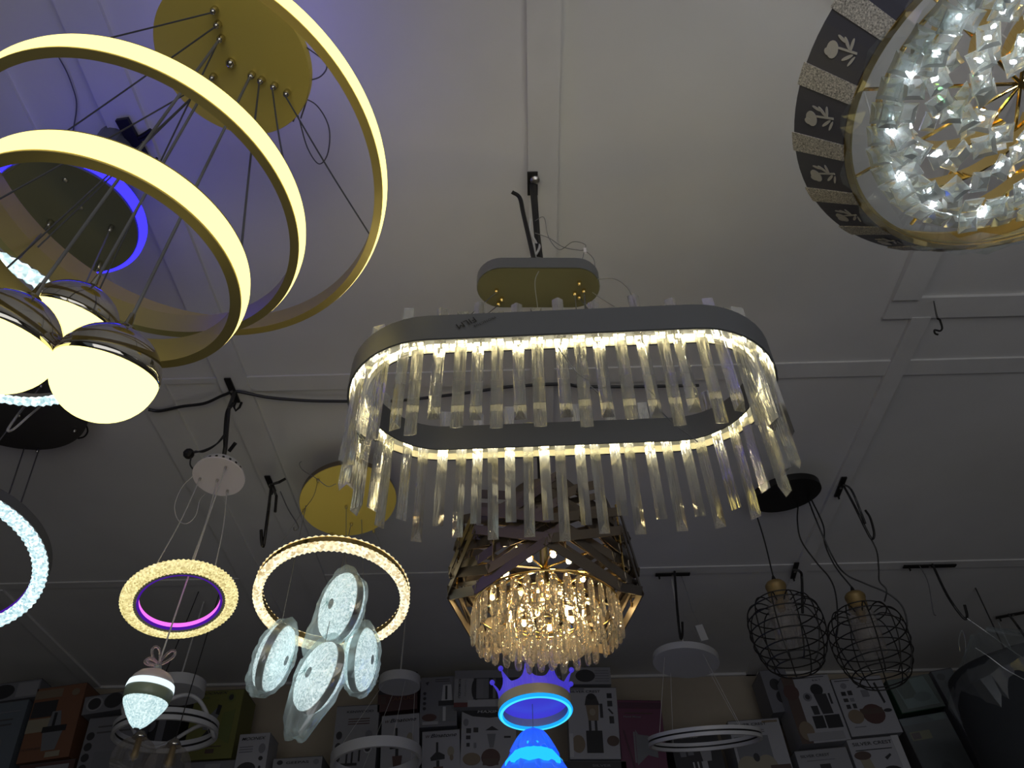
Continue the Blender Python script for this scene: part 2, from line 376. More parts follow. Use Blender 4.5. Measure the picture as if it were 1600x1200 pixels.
# ================================================================== blue-rimmed canopy with an ice crystal ring
CB, nB = rs((-1.263, 1.211, 3.29), (2.95-1.45)/1.84), N(-.05, 0)
t = thing('ring_pendant', 'grey disc canopy with blue glowing edge, above a mostly hidden ice white crystal ring', 'pendant lamp', (CB[0], CB[1], ZC))
MB().lathe([(.0001, 0), (.1505, 0), (.152, .003), (.152, .007), (.0001, .007)], CB, nB, 80).build('canopy', 'greydisc', t, 'auto')
MB().lathe([(.143, .008), (.161, .008), (.165, .013), (.165, .030), (.143, .030)], CB, nB, 80, True).build('blue_rim', 'blue', t, True)['label'] = 'blue led edge'
MB().tube([CB+nB*.008, (CB[0], CB[1], ZC)], .05, 20).build('mount', 'grey', t)
sm = MB(); sB = [(80, 345), (175, 353), (158, 410), (102, 281), (126, 324), (45, 360), (2, 276)]
for p in sB[:3]: grip(plane_pt(*p, CB, nB), -nB, .006, .022, t)
for p in sB[3:]: grip(plane_pt(*p, CB, nB), -nB, .006, .004, t, name='screw')
CI = np.array([-.990, .930, 2.508]); nI = N(.05, .02); rI = .199
rr = MB().lathe([(rI-.010, .010), (rI-.003, .010), (rI-.003, .024), (rI-.010, .024)], CI, nI, 96, True).build('ring', 'chrome', t)
def facet(r, h, tt, i, j): return (r+(.0022 if (i+j) % 2 else -.0022), h)
MB().lathe([(rI-.017, 0), (rI-.006, -.005), (rI+.005, .003), (rI+.006, .014), (rI-.002, .017), (rI-.014, .009)], CI, nI, 150, True, wob=facet).build('crystal_band', 'crystalice', rr)
for p, q in ((sB[0], (20, 418)), (sB[1], (125, 470)), (sB[2], (30, 630))):
    MB().tube([plane_pt(*p, CB, nB)-nB*.02, near(CI+nI*.024, nI, rI-.006, *q)], .0018, 6).build('suspension_cord', 'greycable', t)

# ================================================================== dark canopy at the left edge with an ice ring
CE, nE = rs((-1.284, 1.372, 2.749), (3.22-1.45)/1.299), N(0, 0)
t = thing('ring_pendant', 'dark round canopy and grey-banded cool white ring cut by the left edge', 'pendant lamp', (CE[0], CE[1], ZC))
MB().lathe([(.0001, 0), (.262, 0), (.266, .003), (.266, .03), (.0001, .03)], CE, nE, 80).build('canopy', 'darkdisc', t, 'auto')
MB().tube([CE+nE*.03, (CE[0], CE[1], ZC)], .03, 12).build('stem', 'black', t)
sm = MB()
for p in ((60, 702), (118, 670), (32, 646), (66, 600)): grip(plane_pt(*p, CE, nE), -nE, .006, .016, t)
CD, nD, rD = rs((-1.42, 1.58, 2.418), 1.17), N(-.206, .251), .292
rr = MB().lathe([(rD-.012, .018), (rD+.004, .018), (rD+.004, .056), (rD-.012, .056)], CD, nD, 96, True).build('ring', 'grey', t, 'auto')
MB().lathe([(rD-.034, .004), (rD-.012, -.006), (rD+.004, .002), (rD+.003, .016), (rD-.012, .018), (rD-.032, .012)], CD, nD, 160, True, wob=facet).build('crystal_band', 'crystalice', rr)
MB().lathe([(rD-.036, .013), (rD-.013, .019), (rD-.013, .03), (rD-.036, .02)], CD, nD, 96, True).build('inner_edge', 'violet', rr)
for p, q in (((38, 700), (2, 790)), ((61, 702), (18, 805)), ((66, 600), (-160, 860))):
    MB().tube([plane_pt(*p, CE, nE), near(CD+nD*.056, nD, rD-.004, *q)], .0022, 6).build('suspension_cord', 'darkgreycable', t)
MB().tube(spl([atz(130, 655, 3.23), atz(137, 672, 3.23), atz(132, 682, 3.23), atz(122, 685, 3.23)]), .003).build('loose_wire', 'black', t)
MB().tube(spl([atz(37, 636, 3.2), atz(25, 652, 3.1), atz(12, 672, 3.03), atz(22, 670, 3.05), atz(45, 650, 3.1), atz(62, 636, 3.2)]), .004).build('cable_loop', 'clearcable', t)

# ================================================================== crystal rod chandelier in the middle
X0, Y0, ZB, ZT, LH, RH = .077, 1.095, 2.452, 2.514, .237, .175
yaw = math.radians(-1.3)
def stad(cx, cy, L, r, z, k=24, yw=yaw):
    P = [(L+r*math.cos(a), r*math.sin(a)) for a in np.linspace(-PI/2, PI/2, k)]+[(-L+r*math.cos(a), r*math.sin(a)) for a in np.linspace(PI/2, 3*PI/2, k)]
    q = []
    for i in range(len(P)):
        a, b = np.array(P[i]), np.array(P[(i+1) % len(P)]); m = max(1, int(np.linalg.norm(b-a)/.03)); q += [a+(b-a)*s/m for s in range(m)]
    c, s = math.cos(yw), math.sin(yw)
    return [np.array([cx+c*x-s*y, cy+s*x+c*y, z]) for x, y in q]
t = thing('crystal_rod_chandelier', 'oblong grey chandelier hung with rows of clear crystal rods under a capsule-shaped canopy', 'chandelier', (.06, 1.11, ZC))
fr_ = MB().sweep(stad(X0, Y0, LH, RH, ZB), [(0, 0), (0, ZT-ZB), (-.003, ZT-ZB), (-.003, 0)])
fr_.sweep(stad(X0, Y0, LH, RH-.036, ZB), [(0, 0), (0, ZT-ZB), (-.003, ZT-ZB), (-.003, 0)])
frame = fr_.build('frame', 'grey', t, 'auto')
tx = MB()
c, s = math.cos(yaw), math.sin(yaw)
tx.text('FILM', (-.095, .922, 2.487), (-c*.86, -s*.86, -.5), (.5, 0, -.86), (0, -1, 0), .020, th=.0012)
tx.text('PROTECTIVE', (-.062, .9215, 2.488), (-c*.86, -s*.86, -.5), (.5, 0, -.86), (0, -1, 0), .008, th=.0012)
tx.build('film_print', 'black', frame)
for off, zl, lm in ((-.031, .0125, 'led'), (-.006, .048, 'added_uplight')):  # upper strip is added, hidden inside the frame, to light the ceiling
    ls = MB(); P = stad(X0, Y0, LH, RH+off, ZB+zl); 
    L_ = np.array(P+[P[0]]); d = np.r_[0, np.cumsum(np.linalg.norm(np.diff(L_, axis=0), axis=1))]
    for q in np.arange(0, d[-1], .0145):
        pt = np.array([np.interp(q, d, L_[:, i]) for i in range(3)]); i = min(np.searchsorted(d, q), len(P)-1); T = L_[i]-L_[i-1] if i > 0 else L_[1]-L_[0]; T = T/np.linalg.norm(T)
        ls.box(pt, (.0105, .003, .005), np.array([T, [-T[1], T[0], 0], [0, 0, 1]]))
    ls.build('light_strip', lm, frame)['label'] = 'warm glowing led strip'
tape = MB()
tape.sweep(stad(X0, Y0, LH, RH-.0035, ZB), [(0, 0), (0, .016), (-.0008, .016), (-.0008, 0)])
tape.build('led_tape', 'beige', frame)
P = stad(X0, Y0, LH, RH-.019, 0); L_ = np.array(P+[P[0]]); d = np.r_[0, np.cumsum(np.linalg.norm(np.diff(L_, axis=0), axis=1))]
NR = 54
for k in range(NR):
    q = (k+.3+rng.uniform(-.12, .12))*d[-1]/NR; pt = np.array([np.interp(q, d, L_[:, i]) for i in range(3)]); i = min(max(np.searchsorted(d, q), 1), len(P)); T = L_[i]-L_[i-1]; T /= np.linalg.norm(T); O = np.array([T[1], -T[0], 0])
    w_ = .0105; flip = 1 if k % 2 else -1
    tri = [(-w_, -.0065*flip), (w_, -.0065*flip), (0, .0115*flip)]
    zt = ZT+(.012, .046, .020, .058)[k % 4]+rng.uniform(-.006, .006); zb = 2.245+(.0, .026, .008, .034)[(k*3) % 4]+rng.uniform(-.006, .006)
    tl = rng.uniform(-.012, .012, 2)
    V = []
    for z, sg in ((zb, 1), (zt, -1)):
        for x, y in tri:
            V.append(np.array([pt[0], pt[1], 0])+T*(x+tl[0]*(z-ZB))+O*(y+tl[1]*(z-ZB))+np.array([0, 0, z+(sg*.014 if abs(x) < 1e-6 else 0)]))
    MB().add(V, [(2, 1, 0), (3, 4, 5), (0, 1, 4, 3), (1, 2, 5, 4), (2, 0, 3, 5)]).build('crystal_rod', 'rod', t)
# canopy
cx, cy, cz = .045, 1.088, 2.785
canH = MB().sweep(stad(cx, cy, .08, .057, cz, 16, math.radians(2)), [(-.0565, 0), (0, 0)][1:]+[(0, .034), (-.004, .036)], cap=True).build('canopy', 'grey', t, 'auto')
canu = MB().sweep(stad(cx, cy, .08, .0555, cz-.002, 16, math.radians(2)), [(0, 0), (0, .0018)], cap=True).build('canopy_face', 'olive', canH)
canu['label'] = 'olive gold underside'
sm = MB(); gr = [(905, 440), (898, 456), (912, 452), (905, 462), (776, 452), (784, 465), (779, 472)]
gp = [atz(x, y, cz-.002) for x, y in gr]
for p in gp: grip(p, (0, 0, -1), .005, .012, canH, 'goldbright')
sm = MB()
for x, y in ((804, 431), (866, 424)): p = atz(x, y, cz+.017); sm.lathe([(.0045, 0), (.0045, .004), (.0001, .005)], (p[0], p[1], p[2]), (0, -1, 0), 10)
sm.build('side_screw', 'steel', canH)
ends = [(902, 500), (915, 498), (918, 499), (930, 497), (712, 512), (750, 500)]
for p, e in zip([gp[1], gp[2], gp[2], gp[3], gp[4], gp[6]], ends):
    q = atz(*e, ZT); MB().tube([p-np.array([0, 0, .01]), q], .0011, 5).build('suspension_cord', 'darkgreycable', t)
Pd = lambda *pts: spl([atd(x, y, z) for x, y, z in pts])
for pts in ([(786, 425, 1.70), (800, 412, 1.74), (835, 402, 1.78), (862, 410, 1.74), (880, 424, 1.70)], [(822, 424, 1.70), (840, 408, 1.74), (866, 404, 1.74), (890, 416, 1.7)], [(824, 420, 1.7), (843, 405, 1.74), (858, 415, 1.72)],
            [(836, 345, 1.9), (850, 340, 1.88), (857, 370, 1.86), (874, 390, 1.83), (895, 378, 1.8), (914, 382, 1.78), (913, 392, 1.76), (908, 414, 1.72)],
            [(836, 364, 1.88), (858, 372, 1.86), (880, 386, 1.83), (905, 391, 1.78), (914, 392, 1.76), (928, 406, 1.74), (929, 430, 1.7)],
            [(934, 436, 1.69), (960, 436, 1.66), (982, 452, 1.58), (995, 485, 1.47)], [(748, 472, 1.68), (748, 485, 1.62), (752, 498, 1.5)], [(926, 457, 1.68), (945, 470, 1.6), (975, 488, 1.48)],
            [(840, 480, 1.68), (836, 440, 1.66), (845, 418, 1.68)], [(870, 540, 1.33), (895, 575, 1.3), (935, 615, 1.32)], [(1012, 610, 1.3), (1040, 650, 1.32), (1090, 690, 1.36)]):
    MB().tube(Pd(*pts), .0011, 5).build('loose_wire', 'greycable', t)
q = atd(914, 392, 1.76); MB().box(q, (.006, .006, .016)).build('wire_joint', 'white', t)
# its ceiling hook and stems
hk = thing('ceiling_hook', 'rusty iron hanger strap on the centre batten holding the crystal rod chandelier', 'hook', (.045, 1.13, ZC), 'iron hooks screwed to the ceiling')
p0 = np.array([.047, 1.13, ZC-.017])
MB().tube([p0, np.array([.050, 1.115, 3.02]), np.array([.056, 1.10, 2.82])], [.011, .0085, .008], 6).build('bar', 'black', hk)
MB().tube(spl([atd(800, 300, 1.93), atd(812, 309, 1.93), atd(818, 335, 1.9), atd(833, 400, 1.78), atd(836, 418, 1.72)]), .0055, 6).build('rod', 'black', hk)
MB().box((.046, 1.13, ZC-.02), (.028, .07, .006)).build('strap', 'black', hk)
MB().lathe([(.013, 0), (.013, .008), (.007, .013), (.0001, .013)], (.052, 1.115, ZC-.022), (0, 0, -1), 12).build('bolt', 'steel', hk, 'auto')
MB().tube(spl([atd(829, 342, 1.9), atd(828, 360, 1.88), atd(837, 378, 1.86), atd(843, 385, 1.84), atd(836, 398, 1.8), atd(833, 380, 1.84)]), .003, 6).build('wire_tie', 'clearcable', hk)

# ================================================================== tiered crystal chandelier with zigzag strips
IX, IY = .055, 1.975
t = thing('crystal_drop_chandelier', 'gold crystal chandelier with drop-shaped crystals inside a drum of zigzag bronze strips', 'chandelier', (IX, IY, ZC))
MB().tube([(IX, 1.90, ZC-.012), (IX, 1.95, 3.0), (IX, IY, 2.86)], .008, 8).build('hanger_bar', 'black', t)
MB().lathe([(.0001, 0), (.085, 0), (.09, .005), (.09, .035), (.0001, .04)], (IX, IY, 2.82), (0, 0, 1), 40).build('canopy', 'bronze', t, 'auto')
MB().tube([(IX, IY, 2.82), (IX, IY, 2.50)], .012, 12).build('stem', 'goldbright', t)
def zig(Rz, z0, amp, ph, hgt=.027, th=.003, k=8):
    m = MB(); V = []
    for i in range(k):
        a = -PI/2+ph+2*PI*i/k; r = Rz*(1.0 if i % 2 == 0 else .965); V.append(np.array([IX+r*math.cos(a), IY+r*math.sin(a), z0+(amp if i % 2 == 0 else -amp)]))
    for i in range(k):
        a, b = V[i], V[(i+1) % k]; T = b-a; T /= np.linalg.norm(T); O = np.array([T[1], -T[0], 0]); O /= np.linalg.norm(O); U = np.cross(T, O); U = U if U[2] > 0 else -U
        m.box((a+b)/2, (np.linalg.norm(b-a)+.006, th, hgt), np.array([T, O, U]))
    m.build('zigzag_strip', 'bronze', t)
for i in range(6): zig(.272-.004*i, 2.478+.045*i, .043, 0 if i % 2 == 0 else .16)
zig(.262, 2.506, .046, 0, .010); zig(.252, 2.545, .046, 0, .010)
for i in range(4): zig(.258-.004*i, 2.585+.045*i, .036, PI/8+.3*(i % 2))
for i in range(2): zig(.283, 2.565+.06*i, .036, PI/4+.05)
for i in range(3): zig(.245, 2.58+.05*i, .036, PI/4-.1, .02)
fm = MB()
for k in range(8):
    a = 2*PI*k/8+.2; e = np.array([IX+.25*math.cos(a), IY+.25*math.sin(a), 2.60]); fm.tube([(IX, IY, 2.60), e], .004, 6); fm.tube([e+np.array([0, 0, .12]), e-np.array([0, 0, .10])], .003, 6)
fm.build('inner_frame', 'goldbright', t)
for r_, z_ in ((.2, 2.478), (.145, 2.472), (.105, 2.44), (.05, 2.425)):
    MB().tube(circ((IX, IY, z_), (0, 0, 1), r_, 64), .0035, 6, True).build('rail', 'goldbright', t, True)
fm = MB()
for k in range(6):
    a = 2*PI*k/6; fm.tube([(IX, IY, 2.52), (IX+.1*math.cos(a), IY+.1*math.sin(a), 2.50), (IX+.2*math.cos(a), IY+.2*math.sin(a), 2.478)], .0035, 6)
fm.build('spoke', 'goldbright', t)
for k in range(18):
    a = 2*PI*k/12+.13; r_ = .165 if k % 2 else .11; z_ = 2.545 if k % 2 else 2.57
    if k >= 12: a = 2*PI*k/6+.4; r_ = .078; z_ = 2.455  # lower bulbs added between the tiers to brighten the drops
    p = np.array([IX+r_*math.cos(a), IY+r_*math.sin(a), z_])
    h = MB().box(p+np.array([0, 0, .009]), (.022, .022, .006)).build('lamp_holder', 'goldbright', t)
    MB().sphere(p, .0075, seg=12, rings=8).build('bulb', 'bulb', h, True)
def drop(P, l, r, out, seg=8):
    O = np.array([math.cos(out), math.sin(out), 0]); T = np.array([-O[1], O[0], 0]); V = []; pf = [(.12, 0), (.75, .06), (1, .2), (.95, .5), (1, .82), (.72, .95), (.1, 1)]
    tw = rng.uniform(-.4, .4); O, T = O*math.cos(tw)+T*math.sin(tw), T*math.cos(tw)-O*math.sin(tw); sl = rng.uniform(-.05, .05, 2)
    for q, z in pf:
        for j in range(seg):
            a = 2*PI*(j+.5)/seg; V.append(P+T*(r*q*math.cos(a)+sl[0]*z*l)+O*(.55*r*q*math.sin(a)+sl[1]*z*l)-np.array([0, 0, z*l]))
    k = len(pf); Fc = [(i*seg+j, i*seg+(j+1) % seg, (i+1)*seg+(j+1) % seg, (i+1)*seg+j) for i in range(k-1) for j in range(seg)]+[tuple(range(seg))[::-1], tuple((k-1)*seg+j for j in range(seg))]
    MB().add(V, Fc).build('crystal_drop', 'drop', t)
for r_, z_, k_, l_, w_ in ((.2, 2.474, 36, .097, .0120), (.145, 2.468, 26, .085, .0115), (.105, 2.436, 20, .085, .0115), (.05, 2.42, 9, .085, .0125)):
    for k in range(k_):
        a = 2*PI*(k+.5)/k_; drop(np.array([IX+r_*math.cos(a), IY+r_*math.sin(a), z_]), l_*rng.uniform(.94, 1.06), w_, a)

# ================================================================== drum chandelier with square crystals, upper right
MX, MY = .752, .535
t = thing('drum_chandelier', 'drum chandelier with dark flower-emblem panels and swirls of square cut crystals', 'chandelier', (MX, MY, ZC))
RB, RT_, MB_, MT_ = .262, .318, 2.505, 2.575
K = 18
for k in range(K):
    a0 = 2*PI*k/K+.10; wp = 2*PI/K
    def pt(f, v, o=0.): a = a0+f*wp; r = RB+(RT_-RB)*v+o; return np.array([MX+r*math.cos(a), MY+r*math.sin(a), MB_+(MT_-MB_)*v])
    def slab(f0, f1, v0, v1, o0, o1):
        V = [pt(f, v, o) for o in (o0, o1) for v in (v0, v1) for f in np.linspace(f0, f1, 5)]
        Fc = []
        for i in range(4): Fc += [(i, i+1, 5+i+1, 5+i), (10+i, 15+i, 15+i+1, 10+i+1), (i, 10+i, 11+i, i+1), (5+i, 6+i, 16+i, 15+i)]
        Fc += [(0, 5, 15, 10), (4, 14, 19, 9)]
        return MB().add(V, Fc)
    pn = slab(.0, .70, .02, .98, -.002, .003).build('panel', 'panel', t)
    u = pt(.5, .5)-pt(.2, .5); u /= np.linalg.norm(u); v = pt(.35, 1)-pt(.35, 0); v /= np.linalg.norm(v); n = np.cross(u, v); o = pt(.35, .5, .0035)
    n = n if np.dot(n, o-np.array([MX, MY, o[2]])) > 0 else -n
    em = MB()
    def ell(x, y, a, b, rot=0, k=16): return [(x+a*math.cos(q)*math.cos(rot)-b*math.sin(q)*math.sin(rot), y+a*math.cos(q)*math.sin(rot)+b*math.sin(q)*math.cos(rot)) for q in np.linspace(0, 2*PI, k, endpoint=False)]
    em.flat(ell(-.006, .012, .012, .009, .5), o, u, v, n, .0012); em.flat(ell(-.011, .017, .006, .0045, 1.2), o, u, v, n, .0016)
    em.flat([(-.002, .006), (.001, .005), (.006, -.024), (.003, -.025)], o, u, v, n, .001)
    for x, y, a, b, rr_ in ((.010, -.004, .0095, .0022, .9), (.011, -.012, .009, .0022, .2), (-.006, -.014, .009, .0024, 2.4), (-.008, -.022, .008, .002, 2.9), (.012, .006, .008, .002, 1.3)): em.flat(ell(x, y, a, b, rr_), o, u, v, n, .001)
    em.build('emblem', 'emblem', pn)['label'] = 'silver flower emblem'
    slab(.70, 1.0, .0, 1.0, -.002, .005).build('glitter_strip', 'glitter', t)
MB().lathe([(RB-.006, -.002), (RB+.003, -.002), (RB+.003, .003), (RB-.006, .003)], (MX, MY, MB_), (0, 0, 1), 96, True).build('bottom_rim', 'goldbright', t)
MB().lathe([(RB-.006, .004), (RT_-.006, MT_-MB_), (RT_-.010, MT_-MB_), (RB-.010, .004)], (MX, MY, MB_), (0, 0, 1), 96, True).build('inner_lining', 'gold', t)
MB().lathe([(RT_-.035, 0), (RT_-.004, 0), (RT_-.004, .004), (RT_-.035, .004)], (MX, MY, MT_+.001), (0, 0, 1), 96, True).build('top_rim', 'golddark', t)
sm = MB()
for k in range(3):
    a = 2*PI*k/3+.4; sm.tube([(MX+.2*math.cos(a), MY+.2*math.sin(a), MT_), (MX+.08*math.cos(a), MY+.08*math.sin(a), 3.27)], .0016, 6)
sm.build('suspension_cord', 'clearcable', t)
MB().lathe([(.0001, 0), (.11, 0), (.11, .032), (.0001, .032)], (MX, MY, 3.268), (0, 0, 1), 40).build('canopy', 'golddisc', t, 'auto')
def gem(P, n, s, tw, into=None):
    pf = [(.0001, .42), (.55, .38), (1, .08), (1, -.06), (.5, -.36), (.0001, -.42)]
    a = MB(); wob = lambda r, h, tt, i, j: (r*s*(1.18 if j % 2 == 0 else .80), h*s)
    n = np.array(n, float); n /= np.linalg.norm(n)
    a.lathe(pf, (0, 0, 0), (0, 0, 1), 8, wob=wob)
    b = np.cross(n, [math.cos(tw), math.sin(tw), .3]); b /= np.linalg.norm(b); c = np.cross(n, b)
    a.v = [tuple(P+b*x+c*y+n*z) for x, y, z in a.v]
    if into is not None: into.add(a.v, a.f)
    else: a.build('crystal', 'gem', t)
ng = 0
for k in range(9):
    th0 = 2*PI*k/9+.35; pts = []
    for q in np.linspace(0, 1, 20):
        r = .055+.155*q; a = th0+1.35*q; pts.append(np.array([MX+r*math.cos(a), MY+r*math.sin(a), 2.545-.02*q]))
    L_ = np.array(pts); am = MB()
    for i in range(19):
        T = L_[i+1]-L_[i]; ln = np.linalg.norm(T); T /= ln; O = np.cross(T, [0, 0, 1]); am.box((L_[i]+L_[i+1])/2, (ln+.004, .003, .022), np.array([T, O, np.cross(T, O)*-1 if np.cross(T, O)[2] < 0 else np.cross(T, O)]))
    am.build('arm', 'goldbright', t)
    for q in np.linspace(.08, .96, 7):
        i = q*19; p = np.array([np.interp(i, range(20), L_[:, j]) for j in range(3)])
        gem(p+np.array([rng.uniform(-.004, .004), rng.uniform(-.004, .004), -.028]), (rng.uniform(-.45, .45), rng.uniform(-.45, .45)-.3, -1), .0195, rng.uniform(0, 6)); ng += 1
        if rng.rand() < .7:
            MB().sphere(p+np.array([.012, .010, -.002]), .0037, seg=8, rings=6).build('led_point', 'coolled' if not (k == 3 and q > .5 and q < .62) else 'greenled', t)
MB().tube(circ((MX, MY, 2.53), (0, 0, 1), .215, 96), .004, 6, True).build('crystal_rail', 'goldbright', t, True)
for k in range(37):
    a = 2*PI*k/37; gem(np.array([MX+.214*math.cos(a), MY+.214*math.sin(a), 2.510]), (math.cos(a)*.5, math.sin(a)*.5-.2, -.8), .0185, a+.7)
fr2 = MB()
for k in range(64):
    a = 2*PI*k/64; rr2 = (.200, .180)[k % 2]; gem(np.array([MX+rr2*math.cos(a), MY+rr2*math.sin(a), 2.518-.01*(k % 2)]), (math.cos(a)*.5+rng.uniform(-.3, .3), math.sin(a)*.5-.2, -.8), .0175, a+rng.uniform(0, 1), fr2)
for k in range(9):
    for q in np.linspace(.2, .8, 3):
        r = .055+.155*q; a = 2*PI*(k+.5)/9+.35+1.35*q; gem(np.array([MX+r*math.cos(a), MY+r*math.sin(a), 2.535]), (rng.uniform(-.5, .5), rng.uniform(-.5, .5)-.3, -1), .0165, rng.uniform(0, 6), fr2)
f2 = fr2.build('crystal_fringe', 'gem', t); f2['kind'] = 'stuff'
for k in range(14):
    a = 2*PI*k/14+.2; MB().sphere(np.array([MX+.195*math.cos(a), MY+.195*math.sin(a), 2.508]), .0037, seg=8, rings=6).build('led_point', 'coolled', t)  # extra points added inside for more light on the crystals
bm = MB()
for k in range(10):
    a = 2*PI*k/10; bm.tube([(MX, MY, 2.552), (MX+.255*math.cos(a), MY+.255*math.sin(a), 2.548)], .003, 6)
bm.build('cross_bar', 'goldbright', t)
wv = MB()
prs = [(.268, MB_-.002), (.255, MB_-.020), (.232, MB_-.032), (.215, MB_-.030)]
wv.lathe(prs, (MX, MY, 0), (0, 0, 1), 90, wob=lambda r, h, tt, i, j: (r+.006*math.sin(17*tt+i)+rng.uniform(-.003, .003), h+.004*math.sin(11*tt+2*i)+rng.uniform(-.003, .003)))
wv.f = [f for f in wv.f if len(f) == 4]; wv.m = [0]*len(wv.f)
wv.build('plastic_wrap', 'film', t)['label'] = 'crinkled clear plastic wrap around the lower edge'

# ================================================================== small white canopy with crystal ring and magenta inner light
CF, nF = rs((-.889, 1.791, 2.817), 1.04), N(-.033, .204)
t = thing('ring_pendant', 'small round white canopy with a warm crystal ring that glows magenta inside', 'pendant lamp', (CF[0], CF[1], ZC))
MB().lathe([(.0001, 0), (.077, 0), (.078, .002), (.078, .005), (.0001, .005)], CF, nF, 48).build('canopy', 'white', t, 'auto')
cb = MB().lathe([(.064, .005), (.068, .005), (.068, .03), (.064, .03)], CF, nF, 48, True)
cb.lathe([(.0001, .028), (.064, .028), (.064, .03), (.0001, .03)], CF, nF, 32)
cb.build('canopy_back', 'offwhite', t)
vm = MB(); ax = np.cross([0, 1, 0], nF); ax /= np.linalg.norm(ax); bx = np.cross(nF, ax)
for k in range(9):
    a = PI+.3*k+.45; p = CF+nF*.018+.0682*(math.cos(a)*ax+math.sin(a)*bx); o = math.cos(a)*ax+math.sin(a)*bx; vm.box(p, (.002, .007, .009), np.array([o, np.cross(nF, o), nF]))
vm.build('vent_slot', 'black', t)
sF = [(313, 747), (340, 749), (353, 729), (356, 766)]; sm = MB()
for p in sF: grip(plane_pt(*p, CF, nF), -nF, .004, .014, t)
CR, nR = rs((-1.265, 2.554, 2.831), .735), N(-.269, .201); rR = .147
def facet2(r, h, tt, i, j): return (r+(.0016 if (i+j) % 2 else -.0016), h+(.0006 if j % 2 else -.0006))
rr = MB().lathe([(rR-.040, -.003), (rR-.032, -.004), (rR-.032, .018), (rR-.040, .018)], CR, nR, 96, True).build('ring', 'beige', t)
MB().lathe([(rR-.032, -.004), (rR-.022, -.008), (rR-.008, -.005), (rR, .004), (rR-.001, .014), (rR-.012, .022), (rR-.030, .018)], CR, nR, 150, True, wob=facet2).build('crystal_band', 'crystalwarm', rr)['label'] = 'warm glowing crystal band'
MB().lathe([(rR-.046, -.001), (rR-.0405, -.003), (rR-.0405, .003), (rR-.046, .003)], CR, nR, 96, True).build('inner_edge', 'violet', rr)['label'] = 'violet glowing inner edge'
MB().lathe([(rR-.0455, .003), (rR-.041, .003), (rR-.041, .017), (rR-.0455, .017)], CR, nR, 96, True).build('inner_light_strip', 'magenta', rr)['label'] = 'magenta glowing inner strip'
for p, q in ((sF[0], (243, 885)), (sF[1], (299, 880)), (sF[3], (335, 888))):
    a = plane_pt(*p, CF, nF)-nF*.012; e = near(CR+nR*.02, nR, rR-.015, *q); m_ = (a+e)/2+np.array([.006, 0, 0])
    MB().tube(spl([a, m_, e], 8), .0016).build('suspension_cord', 'clearcable', t)
MB().tube(spl([plane_pt(301, 744, CF, nF), atd(284, 762, 2.3), atd(273, 790, 2.25), atd(278, 812, 2.22), atd(292, 818, 2.2), atd(306, 805, 2.22), atd(312, 782, 2.27), plane_pt(320, 772, CF, nF)]), .0012).build('loose_wire', 'clearcable', t)

# egg-shaped pendant on the fourth cord
SQ = lambda p: [(r, h*.90) for r, h in p]
eb = aty(213, 1139, 1.85); eC = np.array([eb[0], 1.85, eb[2]]); nQ = N(.03, .0)
t = thing('egg_pendant', 'small egg-shaped pendant glowing cool white with a clear ribbon bow on top', 'pendant lamp', (eC[0], eC[1], eC[2]+.16))
pr = [(.0001, 0), (.009, .002), (.019, .012), (.035, .035), (.0485, .060), (.0515, .070)]
MB().lathe(SQ(pr), eC, nQ*1., 64, wob=lambda r, h, tt, i, j: (r+(.0008 if (i+j) % 2 and r > .01 else 0), h)).build('lower_shade', 'eggcell', t)['label'] = 'cool glowing patterned cup'
MB().lathe(SQ([(.006, -.001), (.007, .001), (.0001, .003), ]), eC, nQ*1., 16).build('tip', 'grey', t)
MB().lathe(SQ([(.0515, .070), (.0545, .080), (.056, .092), (.056, .100)]), eC, nQ*1., 64).build('middle_band', 'egggreen', t, True)['label'] = 'grey green middle band'
MB().lathe(SQ([(.0563, .100), (.0561, .108), (.0540, .118)]), eC, nQ*1., 64).build('glowing_band', 'eggband', t, True)['label'] = 'bright cool white band'
MB().lathe(SQ([(.0532, .118), (.048, .132), (.038, .145), (.022, .154), (.0001, .158)]), eC, nQ*1., 64).build('cap', 'eggcap', t, True)['label'] = 'rose grey top'
top = eC+nQ*.142
bw = MB()
for ang, el, L1 in ((2.2, .95, .046), (.15, .62, .048), (2.9, .2, .034), (-2.7, .35, .03)):
    d_ = np.array([math.cos(ang)*math.cos(el), -.25, math.sin(el)]); d_ /= np.linalg.norm(d_); s_ = np.cross(d_, [0, 1, 0]); s_ /= np.linalg.norm(s_)
    lp = [top+np.array([0, 0, .014])+d_*L1*(.5-.5*math.cos(q))+s_*L1*.27*math.sin(q)*(.4+.6*(.5-.5*math.cos(q))) for q in np.linspace(0, 2*PI, 20, endpoint=False)]
    bw.tube(lp, .0035, 6, True)
bw.build('bow', 'pinkglass', t, True)['label'] = 'clear pink-tinted ribbon bow'
MB().sphere(top+np.array([0, 0, .008]), .010, seg=8, rings=6).build('bead', 'gem', t)
MB().tube([plane_pt(*sF[2], CF, nF)-nF*.012, top+np.array([0, 0, .01])], .0021, 6).build('cord', 'clearcable', t)

